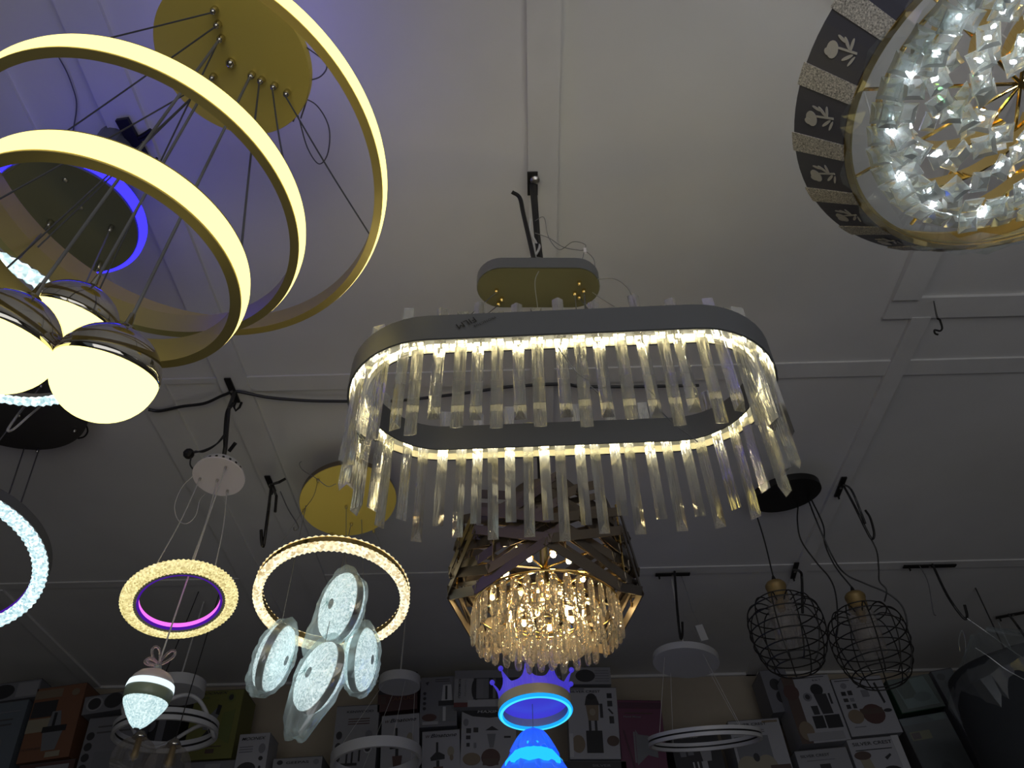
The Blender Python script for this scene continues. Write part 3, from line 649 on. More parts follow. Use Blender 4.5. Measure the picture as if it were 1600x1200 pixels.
# ================================================================== gold canopy with warm crystal ring, four wrapped disc pendants
CG, nG = rs((-.736, 2.663, 3.338), .905), N(-.18, .199); rG = .181
t = thing('ring_pendant', 'round gold canopy with a wide warm glowing crystal ring around a gold channel', 'pendant lamp', (CG[0], CG[1], ZC))
MB().lathe([(.0001, 0), (rG-.001, 0), (rG, .002), (rG, .004), (.0001, .004)], CG, nG, 80).build('canopy', 'golddisc', t, 'auto')
MB().lathe([(.0001, .004), (rG-.004, .004), (rG-.004, .034), (.0001, .034)], CG, nG, 64).build('canopy_back', 'bronze', t)
MB().tube([CG+nG*.03, (CG[0], CG[1], ZC)], .012, 8).build('stem', 'black', t)
sG = [(497, 749), (475, 796), (518, 833), (541, 790), (549, 817), (584, 828)]; sm = MB()
for p in sG: grip(plane_pt(*p, CG, nG), -nG, .006, .016, t, 'gold')
CH_, nH = rs((-.633, 2.288, 2.686), 1.04), N(-.069, .245); rH = .258
rr = MB().lathe([(rH-.023, .010), (rH+.001, .010), (rH+.001, .034), (rH-.023, .034)], CH_, nH, 96, True).build('ring', 'goldbright', t, 'auto')
MB().lathe([(rH-.024, .010), (rH-.028, -.002), (rH-.020, -.013), (rH-.006, -.014), (rH+.003, -.004), (rH+.002, .010)], CH_, nH, 170, True, wob=lambda r, h, tt, i, j: (r+(.002 if (i+j) % 2 else -.002), h+(.001 if j % 2 else -.001))).build('crystal_band', 'crystalwhite', rr)['label'] = 'warm white glowing crystal band'
MB().lathe([(rH-.023, .034), (rH-.014, .043), (rH-.004, .043), (rH+.003, .034)], CH_, nH, 150, True, wob=lambda r, h, tt, i, j: (r+(.0018 if j % 2 else -.0018), h+(.0014 if j % 2 else -.0014))).build('bead_row', 'crystalwhite', rr)
for p, q in ((sG[1], (412, 890)), (sG[2], (505, 850)), (sG[5], (598, 873))):
    MB().tube([plane_pt(*p, CG, nG), near(CH_+nH*.035, nH, rH-.01, *q)], .0008, 5).build('suspension_cord', 'greycable', t)
MB().tube(spl([plane_pt(*sG[0], CG, nG), atd(490, 775, 2.8), plane_pt(*sG[1], CG, nG)]), .001).build('loose_wire', 'darkgreycable', t)
MB().tube(spl([atd(525, 756, 2.85), atd(512, 760, 2.8), atd(495, 748, 2.8), atd(474, 735, 2.85), atd(468, 724, 2.95), atd(478, 720, 3.0), atd(500, 724, 3.05)]), .0014).build('cable_loop', 'greycable', t)

def bagged(label, px, py, d, lat, mixc, rad, st, tail, tl=.06, half=.036):
    C = atd(px, py, d); cd_ = CAM-C; cd_ /= np.linalg.norm(cd_); lat = np.array(lat, float); lat = lat-cd_*np.dot(lat, cd_); lat /= np.linalg.norm(lat)
    n = cd_*mixc+lat*math.sqrt(1-mixc**2); n /= np.linalg.norm(n)
    t = thing('disc_pendant', label, 'pendant lamp', (C[0], C[1], C[2]+rad), 'bagged crystal disc pendants')
    for sg in (1, -1):
        pf = [(rad*.985, .0115), (rad*.93, half*.62), (rad*.75, half*.9), (rad*.4, half), (rad*.16, half*1.03)]
        f = MB().lathe(pf, C, n*sg, 60, wob=lambda r, h, tt, i, j: (r, h+(.0012 if (i+j) % 2 else 0))).build('crystal_face', 'disc', t)
        MB().lathe([(rad*.15, half*1.0), (rad*.15, half*1.1), (.0001, half*1.12)], C, n*sg, 20).build('end_cap', 'grey', f)['label'] = 'small grey centre cap'
    MB().lathe([(rad*.97, -.0115), (rad*1.01, -.0115), (rad*1.01, .0115), (rad*.97, .0115)], C, n, 80, True).build('rim_band', 'steel', t, 'auto')['label'] = 'brushed metal rim'
    a = np.cross(n, [0, 0, 1.]); a /= np.linalg.norm(a); b = np.cross(a, n); b = b if b[2] > 0 else -b
    m = MB(); U, V_ = 34, 16; ph = rng.uniform(0, 6, 6); tail = np.array(tail, float)
    for i in range(V_+1):
        la = -PI/2+PI*i/V_
        for j in range(U):
            lo = 2*PI*j/U; nz = 1+.05*math.sin(5*lo+ph[0])*math.cos(la)+.04*math.sin(9*lo+3*la+ph[1])+rng.uniform(-.022, .022)
            cl = abs(math.cos(la))**.7
            p = C+a*(rad*1.08*nz*cl*math.cos(lo))+b*(rad*1.10*nz*cl*math.sin(lo))+n*((half*1.35+.004)*math.sin(la)*(1+rng.uniform(-.06, .12)))
            dn = max(0, -(p[2]-C[2])/rad-.55); sq = math.exp(-((np.dot(p-C, tail[:3]/(np.linalg.norm(tail)+1e-9)))-rad*1.1)**2/(rad*.30)**2)
            p = p+tail*sq*tl/(np.linalg.norm(tail)+1e-9)
            up = max(0, (p[2]-C[2])/rad-.8); p = p+np.array([0, 0, .05])*up*.8
            m.v.append(tuple(p))
    for i in range(V_):
        for j in range(U): j2 = (j+1) % U; m.f.append((i*U+j, i*U+j2, (i+1)*U+j2, (i+1)*U+j)); m.m.append(0)
    m.build('plastic_bag', 'bag', t)['label'] = 'crinkled milky plastic bag'
    s = plane_pt(*st, CG, nG)
    MB().tube([s, C+np.array([0, 0, rad*1.05])], .0014, 6).build('cord', 'greycable', t)
    return t
bagged('bagged crystal disc pendant at the left below the warm ring rim', 429, 1027, 2.40, (1, 0, -.30), .30, .101, (478, 790), (-.6, 0, -.8), .02)
bagged('topmost bagged crystal disc pendant, hanging inside the opening of the warm ring', 533, 948, 2.50, (-1, 0, .32), .46, .110, (541, 790), (-.75, 0, -.66), .075)
bagged('bagged crystal disc pendant at the right, below the topmost disc', 564, 1030, 2.52, (1, 0, -.06), .30, .100, (565, 812), (.6, 0, -.8), .02)
bagged('lowest bagged crystal disc pendant, its plastic bag drawn to a point below', 499, 1058, 2.28, (-1, 0, .45), .42, .104, (549, 817), (-.32, 0, -.95), .075)

# ================================================================== blue crown pendant and blue petal lamp
CJ, nJ = np.array([.022, 2.494, 2.387]), N(-.049, .091)
t = thing('crown_pendant', 'crown-shaped pendant with a bright cyan ring and violet-lit scalloped crown', 'pendant lamp', (CJ[0], CJ[1], CJ[2]+.12))
MB().lathe([(.104, -.002), (.112, -.005), (.1195, 0), (.117, .006), (.104, .004)], CJ, nJ, 96, True).build('outer_light_ring', 'cyanring', t, True)['label'] = 'blue outer edge of the glowing ring'
MB().lathe([(.106, -.006), (.111, -.0075), (.115, -.005), (.110, -.003)], CJ, nJ, 96, True).build('light_ring', 'cyanhot', t, True)['label'] = 'bright cyan glowing ring'
MB().lathe([(.106, .005), (.118, .006), (.118, .038), (.106, .038)], CJ, nJ, 96, True).build('band', 'beige', t, 'auto')['label'] = 'beige band'
ax = np.cross([0, 1, 0], nJ); ax /= np.linalg.norm(ax); bx = np.cross(nJ, ax)
def crown(off, flip):
    m = MB(); S = 160; V = 7; K_ = 9
    for j in range(S):
        a = 2*PI*j/S; u = (a*K_/(2*PI)+.5) % 1.0; hh = .026+.046*abs(2*u-1)**3.0
        for i in range(V):
            h = .036+hh*i/(V-1); r = .113+off+.10*(h-.036)+1.2*(max(0, h-.07))**2*10
            m.v.append(tuple(CJ+nJ*h+(r+.0006*(j % 2))*(math.cos(a)*ax+math.sin(a)*bx)))
    for j in range(S):
        for i in range(V-1):
            j2 = (j+1) % S; m.f.append((j*V+i, j2*V+i, j2*V+i+1, j*V+i+1)); m.m.append(0)
    return m
cw = crown(0, 0); n0 = len(cw.v); ci = crown(-.004, 1); cw.add(ci.v, [f[::-1] for f in ci.f])
for j in range(160): j2 = (j+1) % 160; cw.f.append((j*7+6, j2*7+6, n0+j2*7+6, n0+j*7+6)); cw.m.append(0)
cwo = cw.build('crown_wall', 'crownacrylic', t); cwo['label'] = 'violet-lit clear scalloped wall'
for k in range(9):
    a = 2*PI*(k+.5)/9; p = CJ+nJ*.111+.1345*(math.cos(a)*ax+math.sin(a)*bx); MB().sphere(p, .0085, seg=12, rings=8).build('knob', 'crownacrylic', t, True)
MB().lathe([(.0001, .030), (.106, .030), (.106, .034), (.0001, .034)], CJ, nJ, 48).build('inner_plate', 'crownacrylic', t)
cm = MB()
for a in (.6, 2.7, 4.8): cm.tube([CJ+nJ*.04+.11*(math.cos(a)*ax+math.sin(a)*bx), (CJ[0]-.02, CJ[1], 3.30)], .0009, 5)
cm.build('suspension_cord', 'greycable', t)
kz = aty(833, 1141, 2.5); KX, KY, KZ = kz[0], 2.5, kz[2]
t = thing('petal_lamp', 'glowing blue petal-skirted lamp hanging under the blue crown at the bottom edge', 'pendant lamp', (KX, KY, KZ))
def skirt(r0, z0, r1, z1, folds, amp, ph, pw=.8):
    k = 12; pf = [(r0+(r1-r0)*(q**pw), z0+(z1-z0)*q) for q in np.linspace(0, 1, k)]
    return MB().lathe(pf+[(r-.003, h) for r, h in pf[::-1]], (KX, KY, KZ), (0, 0, 1), 96, True, wob=lambda r, h, tt, i, j: (r*(1+amp*(min(i, 23-i)/11)*math.sin(folds*tt+ph)), h+.010*(min(i, 23-i)/11)*math.cos(folds*tt+ph)))
skirt(.020, 0, .074, -.075, 11, .09, 0, .55).build('petal_skirt', 'jelly', t, True)
skirt(.055, -.055, .115, -.15, 13, .07, 1).build('petal_skirt', 'jelly', t, True)
skirt(.10, -.12, .165, -.25, 15, .06, 2).build('petal_skirt', 'jelly', t, True)
MB().lathe([(.028, -.034), (.046, -.052), (.048, -.056)], (KX, KY-.014, KZ), (0, 0, 1), 30, wob=lambda r, h, tt, i, j: (r+.003*(j % 2), h-(.006*(j % 3) if i == 2 else 0))).build('inner_tier', 'jellyhot', t)['label'] = 'brighter cyan tier'
MB().lathe([(.062, -.074), (.085, -.100), (.088, -.110)], (KX, KY-.016, KZ), (0, 0, 1), 36, wob=lambda r, h, tt, i, j: (r+.003*(j % 2), h-(.006*(j % 3) if i == 2 else 0))).build('inner_tier', 'jellyhot', t)['label'] = 'brighter cyan tier'
MB().lathe([(.0001, .008), (.008, .006), (.014, -.002), (.0001, -.004)], (KX, KY, KZ), (0, 0, 1), 16).build('cap', 'jelly', t)
MB().tube([(KX, KY, KZ+.005), (KX, KY, 3.30)], .0012, 5).build('cord', 'greycable', t)

# ================================================================== wire cage pendants on a black canopy
CL, nL = rs((1.158, 2.814, 3.419), .905), N(-.104, -.127); rL = .136
t = thing('cage_chandelier', 'round black canopy with two black wire cage lamps on long loose cords', 'pendant lamp', (CL[0], CL[1], ZC))
MB().lathe([(rL-.004, 0), (rL, 0), (rL, .026), (.0001, .026), (.0001, .022), (rL-.004, .022)], CL, nL, 64).build('canopy', 'black', t, 'auto')
bx_ = plane_pt(1216, 772, CL+nL*.02, nL); MB().box(bx_, (.05, .03, .016)).build('terminal_block', 'offwhite', t)
MB().box(plane_pt(1228, 775, CL+nL*.014, nL), (.2, .018, .006)).build('bracket', 'black', t)
MB().tube([CL+nL*.026, (CL[0], CL[1], ZC)], .012, 8).build('stem', 'black', t)
def cage(px, py, y, hgt, rad, rot):
    C = aty(px, py, y); top = C+np.array([0, 0, hgt/2])
    nax = np.array([.02, .03, 1]); nax /= np.linalg.norm(nax)
    MB().lathe([(.008, .062), (.012, .06), (.030, .056), (.036, .048), (.036, .038), (.033, .034), (.034, -.012), (.0001, -.012)], top, nax, 32).build('cap', 'brass', t, 'auto')['label'] = 'antique brass cap'
    MB().lathe([(.0001, .085), (.004, .085), (.011, .062), (.0001, .06)], top, nax, 12).build('strain_relief', 'black', t)
    MB().lathe([(.040, -.010), (.046, -.03), (.047, -.17), (.044, -.17), (.043, -.03), (.037, -.012)], top, nax, 40, True).build('glass', 'clearglass', t, True)['label'] = 'clear glass cylinder'
    MB().lathe([(.0001, -.015), (.014, -.015), (.014, -.05), (.0001, -.05)], top, nax, 16).build('socket', 'brass', t)
    pf = [(.042, -.030), (.070, -.020), (.100, -.028), (.118, -.055), (.125, -.09), (.125, -.13), (.120, -.165), (.108, -.20), (.092, -.232), (.072, -.250)]
    pf = [(r*rad/.125, h*hgt/.26) for r, h in pf]
    a = np.cross([0, 1, 0], nax); a /= np.linalg.norm(a); b = np.cross(nax, a); m = MB(); n_ = 11
    for k in range(n_):
        q = 2*PI*k/n_+rot; m.tube(spl([top+nax*h+r*(math.cos(q)*a+math.sin(q)*b) for r, h in pf], 4), .0023, 5)
    for r, h in [(.085*rad/.125, -.021)]+[(r, h) for r, h in pf[3:]]: m.tube(circ(top+nax*h, nax, r, 48), .0023, 5, True)
    m.build('wire_cage', 'black', t)
    return top+nax*.085
k1 = cage(1232, 990, 2.5, .27, .125, .2); k2 = cage(1362, 1008, 2.6, .28, .130, .5)
MB().tube(spl([plane_pt(1180, 798, CL, nL), (k1+plane_pt(1180, 798, CL, nL))/2+np.array([.004, 0, 0]), k1]), .0028).build('cord', 'blackcable', t)
MB().tube(spl([plane_pt(1265, 775, CL, nL), atd(1286, 820, 2.95), atd(1289, 850, 2.92), atd(1305, 885, 2.88), k2]), .003).build('cord', 'blackcable', t)
MB().tube(spl([plane_pt(1247, 788, CL, nL), atd(1246, 815, 2.95), atd(1252, 845, 2.9), atd(1275, 878, 2.85), atd(1296, 903, 2.8), atd(1306, 930, 2.75), atd(1309, 975, 2.70), atd(1306, 1000, 2.7)]), .003).build('loose_cord', 'blackcable', t)
MB().tube(spl([plane_pt(1262, 778, CL, nL), atd(1275, 812, 2.95), atd(1300, 868, 2.88), atd(1320, 896, 2.82), atd(1352, 912, 2.8), atd(1385, 926, 2.78), atd(1408, 945, 2.75), atd(1417, 970, 2.72), atd(1415, 990, 2.7)]), .003).build('loose_cord', 'blackcable', t)

# ================================================================== unlit ring pendants near the shelves
def dimring(label, cc, cr, ch, cn, mrim, munder, rc, rr_, rn, rh, split, cords, matr='offwhite'):
    t = thing('ring_pendant', label, 'pendant lamp', (cc[0], cc[1], ZC))
    cc = np.array(cc, float)
    MB().lathe([(cr-.002, 0), (cr, 0), (cr, ch), (.0001, ch), (.0001, ch-.002), (cr-.002, ch-.002)], cc, cn, 64).build('canopy', mrim, t, 'auto')
    MB().lathe([(.0001, .001), (cr-.002, .001), (cr-.002, .004), (.0001, .004)], cc, cn, 64).build('canopy_face', munder, t)
    MB().tube([cc+cn*ch, (cc[0], cc[1], ZC)], .004, 8).build('stem', 'clearcable', t)
    rc = np.array(rc, float)
    if split:
        rg = MB().lathe([(rr_-.012, .0), (rr_, .0), (rr_, rh*.40), (rr_-.012, rh*.40)], rc, rn, 96, True).build('ring', matr, t, 'auto')
        MB().lathe([(rr_-.012, rh*.6), (rr_, rh*.6), (rr_, rh), (rr_-.012, rh)], rc, rn, 96, True).build('upper_ring', matr, t, 'auto')
        MB().lathe([(rr_-.011, rh*.4), (rr_-.003, rh*.4), (rr_-.003, rh*.6), (rr_-.011, rh*.6)], rc, rn, 96, True).build('channel', 'black', t)
    else: MB().lathe([(rr_-.014, 0), (rr_, 0), (rr_, rh), (rr_-.014, rh)], rc, rn, 96, True).build('ring', matr, t, 'auto')
    for k in range(cords):
        a = 2*PI*k/cords+.5; ca = np.array([math.cos(a), math.sin(a), 0]); e = rc+ca*(rr_-.006); ee = near(rc+rn*rh, rn, rr_-.006, *proj(e)[0])
        MB().tube([cc+ca*cr*.8+cn*.004, ee], .0009, 5).build('suspension_cord', 'clearcable', t)
    return t
NN = rs((.731, 3.473, 2.964), .95); RN_ = rs((.748, 3.546, 2.586), .93)
tn = dimring('unlit white ring pendant with a shallow white drum canopy below the far ceiling batten', NN, .143, .03, N(.10, .03), 'offwhite', 'grey', aty(1102, 1162, 3.34), .232, N(-.03, -.19), .034, True, 4)
q = aty(1096, 990, 3.3); MB().box(q, (.034, .022, .075), np.array([[.97, 0, .2], [0, 1, 0], [-.2, 0, .97]])).build('connector', 'offwhite', tn)
MB().tube(spl([aty(1063, 895, 3.26), aty(1075, 930, 3.28), aty(1080, 950, 3.3), aty(1084, 958, 3.3), aty(1094, 978, 3.3)]), .0015).build('wire', 'greycable', tn)
OC = aty(285, 1078, 3.42); OR = aty(258, 1152, 3.42)
to = dimring('unlit white ring pendant with a wavy white band, hanging behind the glowing egg pendant', OC-np.array([.02, 0, .02]), .118, .05, N(-.10, .02), 'offwhite', 'darkdisc', OR, .215, N(-.10, -.03), .05, True, 3)
wvp = [OR+np.array([.20*math.cos(a), .20*math.sin(a), .065+.052*math.sin(3*a+4.19)]) for a in np.linspace(0, 2*PI, 72, endpoint=False)]
MB().tube(wvp, .009, 8, True).build('wavy_band', 'offwhite', to, True)
PC = aty(624, 1074, 3.62)
tp = dimring('unlit ring pendant with a white drum canopy just right of the bagged discs', PC, .098, .045, N(-.03, .01), 'offwhite', 'darkdisc', aty(588, 1194, 3.6), .20, N(-.10, .03), .045, False, 4)
for px, py, lb in ((208, 1186, 'clear smoky glass globe pendant under the wavy ring, left of its twin'), (262, 1199, 'clear smoky glass globe pendant under the wavy ring, right of its twin')):
    C = aty(px, py, 3.2); t = thing('glass_globe_pendant', lb, 'pendant lamp', C+np.array([0, 0, .1]), 'clear glass globes under the wavy ring')
    MB().sphere(C, .085, seg=32, rings=20).build('globe', 'clearglass', t, True)
    MB().lathe([(.0001, .11), (.012, .108), (.026, .09), (.03, .078), (.0001, .076)], C, (0, 0, 1), 24).build('cap', 'chrome', t, True)
    MB().lathe([(.0001, .076), (.012, .076), (.012, .03), (.016, .01), (.0001, -.01)], C, (0, 0, 1), 16).build('bulb', 'brass', t, True)
    MB().tube([C+np.array([0, 0, .108]), np.array([OC[0]*.3+C[0]*.7, 3.32, ZC])], .0022).build('cord', 'blackcable', t)

# ================================================================== ceiling hooks and cables
h1 = hook('iron hook with black tape on the batten left of the gold ring chandelier canopy', 208, 218, .12, .12, .04, .05, 1)
P = atz(209, 220, ZC-.03)
MB().box(P, (.032, .12, .012), np.array([[1, -.12, 0], [.12, 1, 0], [0, 0, 1.]])).build('tape', 'black', h1)
for pts in ([(205, 222), (190, 226), (181, 236)], [(208, 218), (222, 212), (236, 203)], [(212, 220), (226, 216), (240, 208)], [(206, 225), (200, 232), (194, 240)]): MB().tube(spl([atz(x, y, ZC-.03) for x, y in pts]), .005).build('wire_end', 'black', h1)
h2 = hook('iron hook above the small white canopy with black cables tied to it', 365, 604, .12, 0, .03, .02, 1)
MB().tube([atz(367, 612, ZC-.02), atd(357, 640, 2.44), atd(352, 700, 2.38), CF+nF*.03], .0065, 6).build('hanger_bar', 'black', h2)
MB().tube(spl([atd(352, 702, 2.38), atd(352, 678, 2.40), atd(355, 645, 2.44), atd(364, 630, 2.48)]), .006).build('hanger_wire', 'black', h2)
MB().tube([atd(358, 705, 2.36), atd(368, 692, 2.36)], .006, 6).build('wire_end', 'black', h2)
MB().tube(spl([atd(352, 680, 2.39), atd(338, 694, 2.38), atd(320, 703, 2.37), atd(300, 708, 2.36)]), .003).build('cable', 'blackcable', h2)
MB().tube(spl([atd(352, 677, 2.39), atd(336, 696, 2.38), atd(318, 706, 2.37), atd(303, 706, 2.36), atd(297, 724, 2.35), atd(303, 735, 2.35)]), .0025).build('cable', 'blackcable', h2)
MB().sphere(atd(295, 709, 2.36), .017, seg=10, rings=6).build('tape_knot', 'black', h2)
h3 = hook('iron hook with a J-shaped end between the white and gold canopies', 424, 750, .10, 0, .001, .001, 1)
P = atz(424, 757, ZC-.02); MB().tube(spl([P, atd(419, 800, 2.63), atd(412, 851, 2.55), atd(409, 846, 2.55), atd(408, 828, 2.57)], 4), .0055, 6).build('hook_rod', 'black', h3)
MB().tube([P, atd(432, 775, 2.69), atd(430, 800, 2.65)], .005, 6).build('rod_end', 'black', h3)
MB().tube([P, atd(437, 753, 2.7), atd(446, 748, 2.7)], .005, 6).build('wire_end', 'black', h3)
MB().tube(spl([atd(438, 768, 2.7), atd(450, 795, 2.66), atd(464, 818, 2.62), atd(466, 826, 2.61), atd(460, 829, 2.61), atd(459, 824, 2.62)]), .002).build('wire_hook', 'darkgreycable', h3)
h4 = hook('iron hook with a looped rod, right of the black cage lamp canopy', 1311, 755, .13, -.05, .001, .001, 1)
P = atz(1317, 757, ZC-.02); MB().tube(spl([P, atd(1335, 790, 2.75), atd(1352, 825, 2.70), atd(1362, 842, 2.68), atd(1366, 834, 2.68), atd(1360, 810, 2.71), atd(1352, 797, 2.73)], 5), .0045, 6).build('hook_rod', 'black', h4)
MB().tube(spl([P, atd(1330, 765, 2.78), atd(1345, 800, 2.73), atd(1352, 818, 2.7)], 5), .004, 6).build('wire', 'blackcable', h4)
MB().tube(spl([atd(1359, 838, 2.69), atd(1370, 862, 2.66), atd(1373, 890, 2.62), atd(1374, 908, 2.6), atd(1385, 922, 2.58), atd(1382, 940, 2.58)]), .0025).build('hanging_cable', 'blackcable', h4)
h5 = hook('iron hook at the batten crossing behind the left wire cage', 1240, 886, .14, -.1, .001, .001, 1)
MB().tube(spl([atz(1240, 890, ZC-.02), atd(1250, 893, 3.2), atd(1253, 905, 3.18), atd(1254, 958, 3.1)], 5), .0055, 6).build('hook_rod', 'black', h5)
h6 = hook('iron hook above the unlit white ring pendant', 1050, 892, .16, PI/2, .001, .001, 1)
MB().tube(spl([atz(1054, 893, ZC-.02), atd(1058, 950, 3.30), atd(1063, 995, 3.2), atd(1066, 993, 3.2), atd(1066, 972, 3.24)], 5), .0055, 6).build('hook_rod', 'black', h6)
h7 = hook('iron hook above the right wire cage, on the far batten', 1450, 879, .24, PI/2, .001, .001, 1)
MB().tube(spl([atz(1457, 882, ZC-.02), atd(1480, 930, 3.25), atd(1505, 965, 3.18), atd(1511, 962, 3.18), atd(1507, 945, 3.2)], 5), .0055, 6).build('hook_rod', 'black', h7)
MB().tube(spl([atd(1437, 884, 3.4), atd(1450, 910, 3.35), atd(1458, 955, 3.3), atd(1462, 962, 3.28)]), .002).build('wire', 'darkgreycable', h7)
h8 = hook('iron hook at the far right over the dark wrapped fixture', 1580, 955, .16, PI/2-.4, .001, .001, 1)
MB().tube(spl([atz(1576, 960, ZC-.02), atd(1590, 978, 3.5), atd(1605, 1000, 3.45)], 5), .0055, 6).build('hook_rod', 'black', h8)
wm = MB().tube(spl([atz(1459, 471, ZC-.018), atd(1464, 495, 1.70), atd(1468, 499, 1.69), atd(1472, 512, 1.68), atd(1469, 517, 1.68), atd(1463, 516, 1.68), atd(1460, 516, 1.68), atd(1461, 521, 1.675), atd(1466, 523, 1.67)], 5), .0022)
tag(wm.build('wire_hook', 'black'), 'thin bent black wire hanging from the narrow batten at right', 'hook')
wm = MB().tube(spl([atz(*p, ZC-.02) for p in ((232, 640), (250, 642), (285, 635), (320, 630), (350, 617), (372, 612), (420, 621), (480, 626), (535, 627))]), .0055)
wm.tube(spl([atz(*p, ZC-.02) for p in ((535, 627), (620, 626), (720, 615), (800, 604), (878, 600), (910, 604), (1000, 604), (1092, 602))]), .0055)
tag(wm.build('power_cable', 'blackcable'), 'long black power cable running along the ceiling past the white canopy hook', 'cable')
wm = MB().tube(spl([atz(*p, ZC-.008) for p in ((130, 0), (133, 25), (137, 56), (128, 100), (92, 92), (110, 130), (119, 165), (115, 200))][:3]), .0016)
tag(wm.build('ceiling_wire', 'darkgreycable'), 'thin grey wire stapled to the ceiling at the upper left corner', 'wire')
wm = MB().tube(spl([atz(*p, ZC-.008) for p in ((91, 88), (104, 112), (113, 135), (119, 156), (119, 175), (115, 200), (113, 222))]), .0016)
tag(wm.build('ceiling_wire', 'darkgreycable'), 'thin grey wire curving down the ceiling inside the middle gold ring', 'wire')

# ================================================================== shelf with boxed appliances
YS, ZS = 4.03, 2.40
t = thing('wall_shelf', 'dark top shelf along the back wall carrying the boxed appliances', 'shelf', (0, 4.2, 0))
MB().box((-.1, 4.19, ZS-.015), (6.2, .42, .03)).build('board', 'shelf', t)
for x in (-3.1, -1.55, 0, 1.45, 2.9): MB().box((x, 4.36, ZS/2-.015), (.05, .05, ZS-.03)).build('post', 'shelf', t)
for n_, c_ in (('pw', (.30, .30, .325)), ('pw2', (.235, .235, .25)), ('pgrey', (.16, .16, .18)), ('pblue', (0.109, 0.129, 0.154)), ('pdark', (0.028, 0.027, 0.031)), ('pink_k', (0.016, 0.016, 0.019)), ('porange', (.165, .075, .042)), ('pbrown', (0.075, 0.049, 0.040)),
               ('pgreen', (.15, .155, .04)), ('pgreen2', (0.116, 0.141, 0.039)), ('pred', (0.114, 0.031, 0.031)), ('pmag', (.11, .03, .065)), ('pmag2', (0.063, 0.020, 0.040)), ('pcream', (.24, .215, .16)), ('psteel', (.14, .145, .16)), ('ptan', (.17, .13, .09)),
               ('pdgreen', (0.029, 0.074, 0.042)), ('pmint', (0.189, 0.278, 0.253)), ('pyellow', (0.296, 0.232, 0.072)), ('pteal', (0.091, 0.155, 0.155)), ('pmaroon', (0.073, 0.035, 0.032)), ('pedge', (0.072, 0.069, 0.072)), ('plight', (.40, .40, .42))):
    M[n_] = mat('print '+n_[1:], c_, .5)
class Carton:
    def __init__(s, name, label, cx, yt, wpx, yb, lean, body, yf=YS, depth=.2, group='boxed appliances on the top shelf', sidem=None):
        T = aty(cx, yt, yf); dpx = proj(T+np.array([.001, 0, 0]))[0]-proj(T)[0]; W = wpx/np.linalg.norm(dpx)*.001; a = math.radians(lean)
        s.u = np.array([math.cos(a), 0, math.sin(a)]); s.v = np.array([math.sin(a), 0, -math.cos(a)]); s.n = np.array([0, -1., 0])
        if yb is None: H = (T[2]-ZS-abs(math.sin(a))*W/2)/math.cos(a)
        else: H = (T[2]-aty(cx+(yb-yt)*.1, yb, yf)[2])/math.cos(a)
        s.o = T-s.u*W/2; s.W, s.H = W, H; c = s.o+s.u*W/2+s.v*H/2
        s.t = thing(name, label, 'box', (c[0], yf+depth/2, c[2]), group)
        MB().box(c+np.array([0, depth/2, 0]), (W, depth, H), np.array([s.u, [0, 1, 0], -s.v])).build('carton', body, s.t)
        s.m = MB(); s.mats = []; s.k = 0
        e = MB(); e.box(s.o+s.u*W/2+s.v*.0015-s.n*0+np.array([0, depth/2, 0]), (W+.001, depth+.001, .003), np.array([s.u, [0, 1, 0], -s.v])).build('top_flap', sidem or 'pedge', s.t)
    def mi(s, m):
        if m not in s.mats: s.mats.append(m)
        return s.mats.index(m)
    def poly(s, pts, m):
        s.k += 1; s.m.flat([(p[0]*s.W, p[1]*s.H) for p in pts], s.o+s.n*.0004, s.u, s.v, s.n, .0008+.00012*s.k, s.mi(m)); return s
    def rect(s, a, b, c, d, m): return s.poly([(a, b), (c, b), (c, d), (a, d)], m)
    def ell(s, x, y, a, b, m, k=18): return s.poly([(x+a*math.cos(q), y+b*math.sin(q)) for q in np.linspace(0, 2*PI, k, endpoint=False)], m)
    def txt(s, tx, x, y, w, h, m, shear=0., rot=0, bold=.012):
        s.k += 1; u, v = s.u, -s.v
        if rot: u, v = (s.v, s.u) if rot > 0 else (-s.v, -s.u)
        s.m.text(tx, s.o+s.u*x*s.W+s.v*y*s.H, u, v, s.n, h, shear, .0026+.0001*s.k, s.mi(m), w*(s.H if rot else s.W), bold); return s
    def lines(s, x0, x1, ys, m='pgrey', h=.012):
        for y in ys: s.rect(x0, y, x1, y+h, m)
        return s
    def done(s): s.m.build('front_print', s.mats, s.t); return s
C = Carton
# --- left end
C('appliance_box', 'blue-grey box standing at the far left end of the shelf', 4, 1098, 80, None, 7, 'pblue').rect(.05, .08, .9, .09, 'pgrey').ell(.62, .34, .11, .06, 'psteel').ell(.62, .34, .07, .04, 'pdark').lines(.1, .8, (.14, .18), 'pedge').ell(.2, .38, .18, .12, 'pdark').done()
C('appliance_box', 'flat pale box with a dark oval picture lying on the blue-grey box at far left', 20, 1066, 88, 1094, 7, 'pgrey').ell(.38, .5, .20, .40, 'pdark').rect(.62, .12, .98, .9, 'pw2').done()
C('appliance_box', 'low red-brown box under the orange blender box', 75, 1191, 84, None, 6, 'pmaroon').rect(.3, .05, .9, .2, 'pw2').done()
C('blender_box', 'orange and cream blender box at the left, with a dark jug picture', 98, 1071, 74, 1187, 7, 'porange', depth=.18).rect(.0, .04, .55, .16, 'ptan').rect(.02, .20, .50, .42, 'pdark').rect(.0, .44, .45, .62, 'pcream').poly([(.35, .62), (.75, .62), (.68, .88), (.42, .88)], 'psteel').rect(.33, .56, .80, .64, 'pink_k').poly([(.45, .36), (.62, .36), (.68, .56), (.42, .56)], 'psteel').rect(.50, .38, .56, .56, 'pink_k').ell(.82, .12, .08, .05, 'ptan').rect(.52, .9, .8, .97, 'pcream').txt('HOFFNER', .2, .84, .4, .016, 'pbrown').done()
